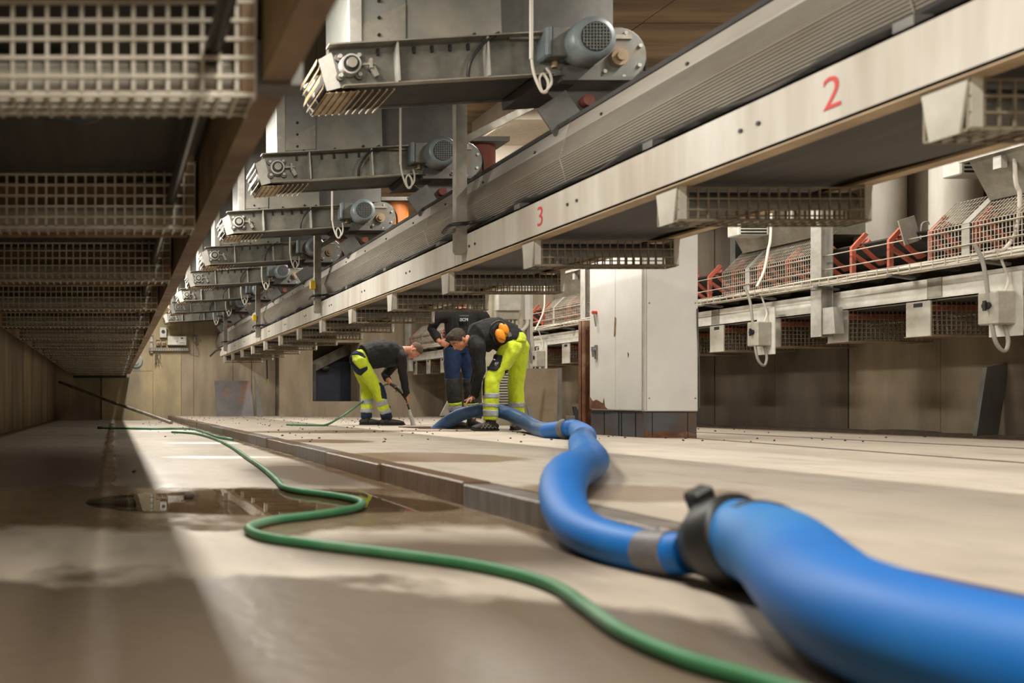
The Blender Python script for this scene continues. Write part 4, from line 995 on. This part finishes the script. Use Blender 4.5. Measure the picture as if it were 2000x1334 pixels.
t = thing('garden_hose', 'green pressure hose rising from the raised floor to the left man\'s lance', 'hose', frr(636, 834))
MB().tube([frr(560, 831.2), frr(600, 832.3), frr(634, 832.5), P(660, 818, 11.25), P(690, 798, 11.5), P(715, 780, 11.9), P(735, 765, 12.05), P(752, 752, 11.95), P(768, 751, 11.72)], .014, n=10).build('hose_tube', m_hose_g, t)
# water lying on the lower floor, and grit
m_water = bpy.data.materials.new('clear_water'); m_water.use_nodes = True
nt = m_water.node_tree; b_ = nt.nodes['Principled BSDF']; tr_ = nt.nodes.new('ShaderNodeBsdfTransparent'); tr_.inputs[0].default_value = (.80, .74, .66, 1)
gl = nt.nodes.new('ShaderNodeBsdfGlossy'); gl.inputs['Roughness'].default_value = .02
fr = nt.nodes.new('ShaderNodeFresnel'); fr.inputs['IOR'].default_value = 1.33
mx_ = nt.nodes.new('ShaderNodeMixShader'); nt.links.new(fr.outputs[0], mx_.inputs[0]); nt.links.new(tr_.outputs[0], mx_.inputs[1]); nt.links.new(gl.outputs[0], mx_.inputs[2])
nt.links.new(mx_.outputs[0], nt.nodes['Material Output'].inputs['Surface'])
def puddle(cx, cy, rx, ry, label, seed):
    random.seed(seed); n = 72; ph = [random.random()*6.3 for _ in range(5)]
    b = MB(); vs = [(cx, cy, zl(cy)+.0025)]
    for i in range(n):
        a = 2*math.pi*i/n; q = 1+sum(.13/(k+1)*math.sin((k+2)*a+ph[k]) for k in range(5))
        x, y = cx+rx*q*math.cos(a), cy+ry*q*math.sin(a); x = min(x, XK-.03); vs.append((x, y, zl(y)+.002))
    b.add(vs, [(0, 1+i, 1+(i+1) % n) for i in range(n)])
    o = b.build('puddle', m_water, origin=(cx, cy, zl(cy))); tag(o, label, 'puddle'); return o
puddle(.62, 3.35, .62, .50, 'wide shallow puddle along the bend of the green hose', 3)
random.seed(21)
b = MB()
for i in range(420):
    X = random.uniform(.5, 7.5); Y = random.uniform(6.5, 19) if X > XK+.15 else random.uniform(9, 19)
    if XK-.02 < X < XK+.14 or (PX0 < X < PX1 and PY0 < Y < PY1): continue
    r = random.uniform(.004, .011); b.ell((X, Y, (zr(Y) if X > XK else zl(Y))+r*.5), (r*1.3, r, r*.8), n=6, m=4)
o = b.build('grit', m_stone, kind='stuff'); tag(o, 'scattered dark grit on the concrete floor', 'grit', kind='stuff')
for k, (px, py) in enumerate(((370, 974), (262, 925))):
    p = V(flo(px, py)); q = (1, .5)[k]; b = MB().ell(p+V((0, 0, -.002)), (.030*q, .02*q, .016*q), (V((.9, .3, .2)).normalized(), V((-.3, .95, 0)).normalized(), V((-.15, 0, 1)).normalized()), n=6, m=4)
    o = b.build('stone', m_stone, origin=p); tag(o, ('dark stone lying in the puddle left of the green hose', 'small dark stone in the shadow of the left conveyor')[k], 'stone')
# ================================================================ PEOPLE
def remesh(mb, voxel, smooth=4, wr=0., ws=14., seed=0):
    me = bpy.data.meshes.new('tmp'); me.from_pydata(mb.v, [], mb.f)
    bm = bmesh.new(); bm.from_mesh(me); bmesh.ops.recalc_face_normals(bm, faces=bm.faces); bm.to_mesh(me); bm.free()
    o = bpy.data.objects.new('tmp', me); COL.objects.link(o)
    r = o.modifiers.new('r', 'REMESH'); r.mode = 'VOXEL'; r.voxel_size = voxel
    s = o.modifiers.new('s', 'SMOOTH'); s.iterations = smooth; s.factor = .5
    dg = bpy.context.evaluated_depsgraph_get(); dg.update()
    out = bpy.data.meshes.new_from_object(o.evaluated_get(dg))
    bpy.data.objects.remove(o); bpy.data.meshes.remove(me)
    if wr:
        nn = [v.normal.copy() for v in out.vertices]
        for v, n in zip(out.vertices, nn):
            q = v.co*ws+V((seed*3.1, 0, 0)); q.z *= .6
            v.co += n*wr*(noise.noise(q)+.5*noise.noise(q*2.3))
    return out
def put(me, name, m, parent, label=None):
    base = wloc(parent)
    me.transform(Matrix.Translation(-base)); me.name = name
    me.materials.clear(); me.materials.append(m)
    for p in me.polygons: p.use_smooth = True; p.material_index = 0
    o = bpy.data.objects.new(name, me); COL.objects.link(o); o.parent = parent
    if label: o['label'] = label
    return o
def patch(src, pred, off, m, name, parent, label=None):   # a sewn-on piece following a garment's surface
    base = wloc(src); me = src.data; keep = []
    for p in me.polygons:
        if pred(p.center+base, p.normal): keep.append(p)
    # keep only the largest connected piece
    vf = {}
    for p in keep:
        for i in p.vertices: vf.setdefault(i, []).append(p)
    seen = set(); best = []
    for p in keep:
        if p.index in seen: continue
        st = [p]; seen.add(p.index); isl = []
        while st:
            q = st.pop(); isl.append(q)
            for i in q.vertices:
                for r in vf[i]:
                    if r.index not in seen: seen.add(r.index); st.append(r)
        if len(isl) > len(best): best = isl
    keep = best
    idx = {}; vs = []; fs = []
    b2 = wloc(parent)
    for p in keep:
        f = []
        for i in p.vertices:
            if i not in idx:
                idx[i] = len(vs); vs.append((me.vertices[i].co+base+me.vertices[i].normal*off, me.vertices[i].co+base))
            f.append(idx[i])
        fs.append(f)
    if not fs: return None
    n = len(vs); ec = {}
    for f in fs:
        for a, c in zip(f, f[1:]+f[:1]): ec[(a, c)] = 1
    nb = {}
    for (a, c) in ec:
        if (c, a) not in ec: nb.setdefault(a, set()).add(c); nb.setdefault(c, set()).add(a)
    for _ in range(5):
        new = {i: sum((vs[j][0] for j in q), V((0, 0, 0)))/len(q) for i, q in nb.items()}
        for i, p in new.items():
            d_ = (p-vs[i][0])*.6; vs[i] = (vs[i][0]+d_, vs[i][1]+d_)
    F_ = list(fs)
    for (a, c) in ec:
        if (c, a) not in ec: F_.append([c, a, n+a, n+c])
    me2 = bpy.data.meshes.new(name); me2.from_pydata([a-b2 for a, _ in vs]+[c-b2 for _, c in vs], [], F_)
    me2.materials.append(m)
    for p in me2.polygons: p.use_smooth = True
    o = bpy.data.objects.new(name, me2); COL.objects.link(o); o.parent = parent
    if label: o['label'] = label
    return o
def inpoly(x, y, poly):
    c = False; n = len(poly)
    for i in range(n):
        x1, y1 = poly[i]; x2, y2 = poly[i-1]
        if (y1 > y) != (y2 > y) and x < (x2-x1)*(y-y1)/(y2-y1)+x1: c = not c
    return c
def on_view(poly):   # marks a region of a garment by its outline seen along the hall
    def f(c, n):
        return n.y < .15 and inpoly(CX+c.x*F/c.y, CY-(c.z-H)*F/c.y, poly)
    return f
def band(a, b_, t0, t1, rmax):   # the ring of a limb between two fractions of its axis
    a, b_ = V(a), V(b_); d = b_-a; L2 = d.length_squared
    def f(c, n):
        t = (c-a).dot(d)/L2
        return t0 <= t <= t1 and (c-a-d*t).length < rmax
    return f
def hand(b, wrist, d, nrm, size=1., curl=.5, thumb=1):   # palm, four unequal bent fingers, thumb from the side of the palm
    d = V(d).normalized(); nrm = V(nrm); nrm = (nrm-d*nrm.dot(d)).normalized(); s = d.cross(nrm)*thumb
    w = V(wrist); k = size
    b.loft([w, w+d*.03*k, w+d*.065*k, w+d*.095*k], [(.029*k, .022*k), (.038*k, .018*k), (.043*k, .016*k), (.040*k, .013*k)], 12, side=s, round_=True)
    for i, (o, L) in enumerate(((.031, .072), (.011, .080), (-.010, .075), (-.030, .060))):
        p0 = w+d*.085*k+s*o*k; a = curl*.7
        d1 = d*math.cos(a)+nrm*math.sin(a); d2 = d*math.cos(a*2.1)+nrm*math.sin(a*2.1); d3 = d*math.cos(a*2.9)+nrm*math.sin(a*2.9)
        p1 = p0+d1*L*.45*k; p2 = p1+d2*L*.33*k; p3 = p2+d3*L*.26*k
        b.loft([p0, p1, p2, p3], [.0098*k, .0092*k, .0085*k, .0075*k], 8, round_=True)
    p0 = w+d*.03*k+s*.033*k; p1 = p0+(d*.6+s*.6+nrm*.35)*.045*k; p2 = p1+(d*.85+s*.1+nrm*.5)*.04*k
    b.loft([p0, p1, p2], [.013*k, .0115*k, .009*k], 8, round_=True)
def head(b, c, up, fwd, k=1.):   # skull, jaw, nose, brow, lips, ears; c is the middle of the head
    up = V(up).normalized(); fwd = V(fwd); fwd = (fwd-up*fwd.dot(up)).normalized(); s = up.cross(fwd); c = V(c)
    A = (fwd, s, up)
    b.ell(c+up*.035*k-fwd*.008*k, (.098*k, .078*k, .088*k), A, 20, 14)
    b.ell(c-up*.03*k+fwd*.02*k, (.072*k, .066*k, .085*k), A, 18, 12)
    b.ell(c-up*.088*k+fwd*.052*k, (.033*k, .036*k, .026*k), A, 12, 8)
    b.ell(c+up*.022*k+fwd*.078*k, (.022*k, .056*k, .014*k), A, 12, 8)
    b.loft([c+up*.012*k+fwd*.088*k, c-up*.018*k+fwd*.104*k, c-up*.034*k+fwd*.110*k, c-up*.040*k+fwd*.09*k], [.010*k, .013*k, .017*k, .013*k], 10, side=s, round_=True)
    b.ell(c-up*.062*k+fwd*.086*k, (.012*k, .026*k, .006*k), A, 10, 6)
    b.ell(c-up*.073*k+fwd*.083*k, (.012*k, .024*k, .006*k), A, 10, 6)
    for q in (-1, 1):
        b.ell(c-up*.015*k+s*.076*k*q-fwd*.012*k, (.019*k, .011*k, .032*k), A, 10, 8)
    return A, c
def face_bits(par, A, c, k, hair_m, cover, hairpts=None):
    fwd, s, up = A
    for q in (-1, 1):
        MB().ell(c+up*.0*k+s*.031*k*q+fwd*.083*k, (.008*k, .013*k, .008*k), A, 10, 6).build('eye', m_wbox, par)
        MB().ell(c+up*.0*k+s*.031*k*q+fwd*.0895*k, (.003*k, .006*k, .006*k), A, 8, 6).build('iris', m_black, par)
        MB().loft([c+up*.024*k+s*.014*k*q+fwd*.096*k, c+up*.030*k+s*.032*k*q+fwd*.093*k, c+up*.022*k+s*.052*k*q+fwd*.078*k], [.004*k]*3, 6).build('eyebrow', hair_m, par)
# ---- generic figure from joints
def figure(label, base, J, k, opts):
    root = thing('person', label, 'person', base)
    b = MB()
    A, hc = head(b, J['head'], J['up'], J['fwd'], k)
    neck = V(J['neck']); chest = V(J['chest']); belly = V(J['belly']); hip = V(J['hip'])
    sd = J['side']
    b.loft([hip, hip.lerp(belly, .5), belly, belly.lerp(chest, .5), chest, chest.lerp(neck, .7)], [(.15, .105), (.145, .10), (.14, .10), (.155, .11), (.16, .105), (.085, .075)], 18, side=sd, round_=True)
    b.loft([chest.lerp(neck, .6), neck, hc-A[2]*.05*k-A[0]*.02*k], [.072, .060, .058], 14, round_=True)
    for q in 'ab':
        sh, el, wr = V(J['sh'+q]), V(J['el'+q]), V(J['wr'+q])
        b.loft([chest.lerp(neck, .3).lerp(sh, .4), sh], [.075, .062], 12, round_=True)
        b.loft([sh, sh.lerp(el, .5), el, el.lerp(wr, .35), wr, wr+(wr-el).normalized()*.02], [.056, .050, .040, .041, .029, .028], 12, round_=True)
        hd = J['hd'+q]; hand(b, wr+(wr-el).normalized()*.01, hd[0], hd[1], .97*k, hd[2], hd[3])
        hp, kn, an = V(J['hp'+q]), V(J['kn'+q]), V(J['an'+q])
        b.loft([hip.lerp(hp, .7), hp, hp.lerp(kn, .5), kn, kn.lerp(an, .3), kn.lerp(an, .7), an], [.09, .088, .074, .055, .055, .040, .036], 14, round_=True)
        b.loft([an, an+V((0, 0, -.03)), an+V(J['ft'+q])*.04+V((0, 0, -.05))], [.034, .034, .025], 10, round_=True)
    body = put(remesh(b, .0068, 3), 'body', m_skin, root)
    face_bits(body, A, hc, k, opts['hair_m'], None)
    # hair: a close cap over the skull
    up, fwd, s = A[2], A[0], A[1]
    hb = MB(); hb.ell(hc+up*.037*k-fwd*.012*k, (.101*k+opts['ht'], .081*k+opts['ht'], .090*k+opts['ht']), A, 24, 16)
    if opts.get('tuft'): hb.ell(hc+up*.10*k+fwd*.04*k, (.06*k, .06*k, .035*k), A, 14, 10)
    hm = remesh(hb, .006, 2, opts.get('hw', .002), 60)
    o = put(hm, 'hair', opts['hair_m'], body)
    bm = bmesh.new(); bm.from_mesh(o.data); bs = wloc(o)
    dele = []
    for f in bm.faces:
        p = f.calc_center_median()+bs-hc
        x, z = p.dot(fwd)/k, p.dot(up)/k
        line = opts['line'](x)
        if z < line: dele.append(f)
    bmesh.ops.delete(bm, geom=dele, context='FACES'); bm.to_mesh(o.data); bm.free()
    # shirt
    b = MB(); e = opts.get('sf', .035); e2 = opts.get('sb', e)
    b.loft([hip.lerp(belly, opts.get('hem', .25)), belly, belly.lerp(chest, .5), chest, chest.lerp(neck, .55), neck.lerp(chest, .12)], [(.165+e, .12+e2), (.16+e, .125+e2), (.17+e, .13+e2), (.175+e*.8, .12+e2*.8), (.12, .10), (.074, .074)], 20, side=sd)
    for q in 'ab':
        sh, el, wr = V(J['sh'+q]), V(J['el'+q]), V(J['wr'+q])
        b.loft([chest.lerp(neck, .25).lerp(sh, .3), sh], [.095, .082], 14, round_=True)
        b.loft([sh, sh.lerp(el, .5), el, el.lerp(wr, .5), el.lerp(wr, opts.get('cuff'+q, .95))], [.082, .070, .060, .054, .044], 14)
    shirt = put(remesh(b, .009, 4, .012, 11, 1), 'shirt', opts['shirt'], root)
    # trousers
    b = MB()
    b.loft([hip.lerp(belly, .38), hip.lerp(belly, .1), hip], [(.165, .125), (.18, .135), (.18, .13)], 20, side=sd, round_=True)
    for q in 'ab':
        hp, kn, an = V(J['hp'+q]), V(J['kn'+q]), V(J['an'+q]); cu = opts.get('tcuff', .93)
        b.loft([hip.lerp(hp, .6), hp, hp.lerp(kn, .35), hp.lerp(kn, .75), kn, kn.lerp(an, .3), kn.lerp(an, .7), kn.lerp(an, cu)], [.11, .118, .108, .092, .088, .086, .080, .076], 16)
    tr_ = put(remesh(b, .009, 4, .010, 12, 2), 'trousers', opts['trousers'], root)
    # boots
    for q in 'ab':
        an, ft = V(J['an'+q]), V(J['ft'+q]).normalized(); zs = J['sole'+q]
        b = MB(); sd2 = ft.cross(V((0, 0, 1)))
        base_ = V((an.x, an.y, zs)); 
        b.loft([an+V((0, 0, .13)), an+V((0, 0, .02)), base_+V((0, 0, .06))-ft*.01], [.056, .058, .054], 14, round_=True)
        b.loft([base_-ft*.065+V((0, 0, .05)), base_+V((0, 0, .055)), base_+ft*.10+V((0, 0, .045)), base_+ft*.18+V((0, 0, .040)), base_+ft*.215+V((0, 0, .036))], [(.040, .04), (.042, .05), (.047, .042), (.046, .034), (.036, .026)], 14, side=sd2, round_=True)
        bo = put(remesh(b, .007, 3), 'boot', opts['boot'], root)
        if opts.get('strips'):
            b = MB()
            for i in range(4):
                q0 = base_+ft*(-.05+.05*i)+V((0, -.052, .028)); b.bar(q0, q0+ft*.05+V((0, .012, .05)), .007, .006); b.bar(q0+ft*.05, q0+V((0, .012, .05)), .006, .006)
            b.build('pale_strips', m_bootm, bo)
        b = MB(); b.loft([base_-ft*.10+V((0, 0, .012)), base_-ft*.06+V((0, 0, .012)), base_+V((0, 0, .012)), base_+ft*.11+V((0, 0, .012)), base_+ft*.21+V((0, 0, .014)), base_+ft*.25+V((0, 0, .018))], [(.025, .012), (.043, .014), (.042, .014), (.051, .014), (.045, .014), (.018, .010)], 14, side=sd2)
        b.build('sole', m_sole, bo)
        b = MB()
        for i in range(4):
            c0 = base_+ft*(.05+.025*i)+V((0, 0, .096-.012*i)); b.bar(c0-sd2*.03, c0+sd2*.03, .008, .006)
        b.build('laces', m_bootm, bo)
    return root, body, shirt, tr_, A, hc
# ---- the man on the left with the lance
Y1 = 11.75
def p1(x, y, d=0): return P(640+x/6.064, 640+y/6.064, Y1+d)
zs = zr(Y1)
J = dict(head=p1(1022, 272, .0), up=(.93, -.05, .22), fwd=(.16, -.10, -1), neck=p1(900, 268), chest=p1(795, 300), belly=p1(565, 318), hip=p1(372, 372), side=(0, 1, 0),
    sha=p1(868, 345, -.17), ela=p1(893, 575, -.19), wra=p1(938, 800, -.15), shb=p1(855, 350, .18), elb=p1(680, 560, .22), wrb=p1(752, 672, .06),
    hda=((.22, .05, -1), (-.9, .5, -.2), .75, 1), hdb=((.75, -.25, -.6), (.3, -.5, -.8), .85, -1),
    hpa=p1(372, 400, -.10), kna=p1(598, 745, -.13), ana=p1(700, 1062, -.12), hpb=p1(372, 400, .10), knb=p1(470, 725, .10), anb=p1(458, 1058, .10),
    fta=(1, -.18, 0), ftb=(1, -.05, 0), solea=zr(Y1-.12), soleb=zr(Y1+.1))
root1, body1, shirt1, tr1, A1, hc1 = figure('man bending at the left in yellow trousers and black shirt, holding a lance', (p1(500, 1100).x, Y1, zs), J, 1.0,
    dict(hair_m=m_hair2, ht=.0015, hw=.0005, line=lambda x: -.005 if x < .0 else -.005+.9*(x)+.0, shirt=m_black_c, trousers=m_hiviz, boot=m_boot, sf=.03, sb=.075, hem=.30, cuffb=.42, tcuff=.86))
Z3 = lambda pts: [(640+x/6.064, 640+y/6.064) for x, y in pts]
patch(tr1, on_view(Z3([(225, 290), (330, 268), (415, 300), (450, 350), (440, 365), (370, 325), (285, 325), (288, 400), (380, 495), (470, 455), (475, 490), (395, 570), (340, 545), (240, 400), (222, 340)])), .005, m_navy, 'seat_panel', tr1, 'navy panel round the seat and back pocket')
patch(tr1, on_view(Z3([(600, 655), (660, 650), (690, 760), (700, 845), (640, 840), (622, 700)])), .005, m_navy, 'knee_panel', tr1, 'navy knee panel')
patch(tr1, on_view(Z3([(290, 330), (370, 330), (440, 372), (458, 448), (385, 485), (296, 400)])), .008, m_hiviz, 'back_pocket', tr1)
for q, d in (('a', 0), ('b', 0)):
    for t0, t1 in ((.36, .54), (.70, .84)):
        patch(tr1, band(J['kn'+q], J['an'+q], t0, t1, .13), .004, m_refl, 'reflective_band', tr1)
    b = MB(); kn, an = V(J['kn'+q]), V(J['an'+q])
    b.loft([kn.lerp(an, .80), kn.lerp(an, .88), kn.lerp(an, 1.02), an+V((0, 0, -.01))], [.074, .078, .078, .072], 18); b.build('trouser_cuff', m_navy, tr1)
MB().loft([p1(905, 775, -.15), p1(938, 797, -.15)], [.05, .047], 14).build('sleeve_cuff', m_black_c, shirt1)
# the lance
tl = thing('spray_lance', 'black pressure lance with a white nozzle in the left man\'s hands', 'lance', P(809, 833, 11.55))
MB().loft([P(762, 749, 11.73), P(772, 756, 11.70), P(783, 767, 11.66)], [.02, .026, .018], 12).build('trigger_grip', m_black, tl)
MB().loft([P(783, 767, 11.66), P(794, 783, 11.60), P(799, 800, 11.585)], [.012, .012, .012], 10).build('lance_tube', m_black, tl)
MB().loft([P(799, 800, 11.585), P(801, 808, 11.58), P(808.5, 834, 11.56)], [.02, .024, .034], 14).build('nozzle', m_wbox, tl)
MB().tube([P(770, 756, 11.66), P(778, 756, 11.64), P(785, 766, 11.63)], .007, n=6).build('trigger', m_galv, tl)
# ---- the man on the right holding the hose
Y2 = 9.45
def p2(x, y, d=0): return P(820+x/4.942, 590+y/4.942, Y2+d)
J = dict(head=p2(372, 362, -.0), up=(-.74, -.08, .66), fwd=(-.64, -.14, -.75), neck=p2(470, 372), chest=p2(545, 345), belly=p2(720, 300), hip=p2(905, 370), side=(0, 1, 0),
    sha=p2(560, 430, -.16), ela=p2(580, 665, -.14), wra=p2(520, 905, .0), shb=p2(540, 430, .17), elb=p2(560, 640, .3), wrb=p2(520, 860, .32),
    hda=((-.75, .02, -.62), (-.3, -.2, -.95), .3, 1), hdb=((-.5, 0, -.8), (-.5, 0, -.5), .4, -1),
    hpa=p2(880, 430, -.10), kna=p2(690, 770, -.12), ana=p2(682, 1140, -.12), hpb=p2(955, 430, .11), knb=p2(925, 780, .14), anb=p2(938, 1165, .18),
    fta=(-1, -.25, 0), ftb=(-.45, -.6, 0), solea=zr(Y2-.12), soleb=zr(Y2+.18))
root2, body2, shirt2, tr2, A2, hc2 = figure('man bending in yellow trousers beside the cabinet, steadying the ribbed hose with his hand', (p2(800, 1200).x, Y2, zr(Y2)), J, 1.0,
    dict(hair_m=m_hair, ht=.006, hw=.004, tuft=True, line=lambda x: (-.02 if x < .02 else -.02+1.3*(x-.02)), shirt=m_black_c, trousers=m_hiviz, boot=m_boot, sf=.032, sb=.062, hem=.22, tcuff=1.0, strips=True))
Z4 = lambda pts: [(820+x/4.942, 590+y/4.942) for x, y in pts]
pk = patch(tr2, on_view(Z4([(685, 500), (802, 518), (775, 630), (735, 668), (625, 640), (650, 570)])), .012, m_black_c, 'thigh_pocket', tr2, 'black thigh pocket with a small white mark')
patch(tr2, on_view(Z4([(892, 335), (1020, 365), (1015, 385), (890, 372)])), .008, m_hiviz, 'back_pocket_flap', tr2)
patch(tr2, on_view(Z4([(570, 700), (625, 700), (625, 900), (590, 900)])), .005, m_black_c, 'knee_panel', tr2, 'black knee panel')
patch(tr2, on_view(Z4([(820, 660), (850, 650), (862, 960), (838, 965)])), .005, m_black_c, 'inseam_panel', tr2, 'black inseam panel')
for q, tt in (('a', ((.30, .42), (.56, .66), (.74, .90))), ('b', ((.48, .60), (.76, .88)))):
    for t0, t1 in tt: patch(tr2, band(J['kn'+q], J['an'+q], t0, t1, .13), .004, m_refl, 'reflective_band', tr2)
MB().loft([p2(540, 880, -.0), p2(517, 915, .0)], [.05, .046], 14).build('sleeve_cuff', m_black_c, shirt2)
# waistband
patch(tr2, on_view(Z4([(880, 195), (1000, 215), (1040, 290), (900, 290), (860, 270)])), .006, m_navy, 'waistband', tr2, 'dark waistband')
# emblem on the pocket: two slanted H strokes over a short line, and a small white stud
def on_patch(o, q):   # the point of a sewn-on piece straight behind q, seen along the hall
    bs = wloc(o); cand = [v.co+bs for v in o.data.vertices]
    near = sorted(cand, key=lambda p: (p.x-q.x)**2+(p.z-q.z)**2)[:60]
    p = min(near, key=lambda p: p.y); return V((q.x, p.y+.002, q.z))
c = on_patch(pk, p2(764, 590, -.25)); b = MB()
for dx in (-.016, -.004, .010, .020): b.bar(c+V((dx-.003, 0, -.014)), c+V((dx+.003, 0, .014)), .004, .003)
b.bar(c+V((-.016, 0, 0)), c+V((-.004, 0, .002)), .003, .003); b.bar(c+V((.010, 0, 0)), c+V((.020, 0, .002)), .003, .003)
b.bar(c+V((-.018, 0, -.024)), c+V((.018, 0, -.022)), .003, .003)
b.build('pocket_emblem', m_wbox, pk if pk else tr2)
MB().ell(on_patch(pk, p2(752, 553, -.25)), (.011, .005, .007), n=10, m=6).build('pocket_stud', m_wbox, pk if pk else tr2)
# ear muffs hanging at his belt
em = thing('ear_muffs', 'orange ear muffs clipped to the belt of the right-hand bending man', 'ear muffs', p2(800, 370, -.26))
cM = p2(800, 300, -.27)
for k_, (dx, dy, dz_) in enumerate(((.022, .02, .040), (-.026, 0, -.03))):
    b = MB(); b.ell(cM+V((dx, dy, dz_)), (.056, .04, .088), (V((.9, 0, .35)), V((0, 1, 0)), V((-.35, 0, .9))), 18, 12)
    me = remesh(b, .006, 2); cup = put(me, 'cup', m_muff, em)
    b = MB(); b.loft([cM+V((dx-.02, dy+.035, dz_-.0)), cM+V((dx-.02, dy+.055, dz_))], [(.055, .07), (.05, .065)], 16, side=(1, 0, 0)); b.build('cushion', m_black, cup)
    MB().bar(cM+V((dx-.035, dy-.042, dz_-.03)), cM+V((dx+.035, dy-.04, dz_-.055)), .006, .004).build('groove', m_black, cup)
b = MB(); b.tube([cM+V((.02, .0, .10)), cM+V((-.03, .02, .14)), cM+V((-.10, .04, .09)), cM+V((-.11, .05, 0)), cM+V((-.06, .06, -.05))], .012, n=8); b.build('headband', m_black, em)
MB().obox(cM+V((.06, -.03, -.02)), (.018, 0, .008), (0, .008, 0), (-.008, 0, .02)).build('label_plate', m_gear, em)
# ---- the man standing behind
Y3 = 10.55
def p3(x, y, d=0): return P(820+x/4.942, 590+y/4.942, Y3+d)
J = dict(head=p3(400, -60, -.03), up=(0, -.12, 1), fwd=(-.1, -1, -.25), neck=p3(400, 58), chest=p3(400, 150), belly=p3(395, 310), hip=p3(390, 440), side=(1, 0, 0),
    sha=p3(165, 140), ela=p3(115, 262, .08), wra=p3(180, 372, -.08), shb=p3(610, 145), elb=p3(690, 300, .1), wrb=p3(600, 420, -.08),
    hda=((.8, -.1, -.45), (.5, .8, 0), .5, 1), hdb=((-.8, -.1, -.45), (-.5, .8, 0), .5, -1),
    hpa=p3(315, 470), kna=p3(315, 770, -.05), ana=p3(345, 1075), hpb=p3(470, 470), knb=p3(490, 770, -.05), anb=p3(500, 1085),
    fta=(.15, -1, 0), ftb=(.1, -1, 0), solea=zr(Y3), soleb=zr(Y3))
root3, body3, shirt3, tr3, A3, hc3 = figure('man standing behind in navy trousers and black shirt, hand on hip', (p3(400, 1150).x, Y3, zr(Y3)), J, 1.0,
    dict(hair_m=m_hair, ht=.006, hw=.004, line=lambda x: (-.03 if x < .02 else -.03+1.4*(x-.02)), shirt=m_black_c, trousers=m_navyb, boot=m_boot, sf=.035, hem=.1, tcuff=.95))
for q in 'ab':
    patch(tr3, band(J['kn'+q], J['an'+q], -.12, .62, .14), .005, m_char, 'knee_panel', tr3, 'charcoal knee panel')
    patch(tr3, band(J['kn'+q], J['an'+q], .64, .73, .14), .004, m_hiviz, 'yellow_band', tr3, 'hi-vis yellow band')
    patch(tr3, band(J['kn'+q], J['an'+q], .74, .90, .14), .004, m_refl, 'reflective_band', tr3)
cc = p3(425, 172, -.215)
text_mesh('SCN', .052, 'shirt_lettering', m_refl, shirt3, cc, (1, 0, 0), (0, 0, 1), bold=.001, extr=.012)
b = MB()
for i in range(9): b.box(cc.x-.058+i*.0132, cc.x-.049+i*.0132, cc.y-.012, cc.y+.012, cc.z+.047, cc.z+.058)
b.build('shirt_lettering', m_gear, shirt3)
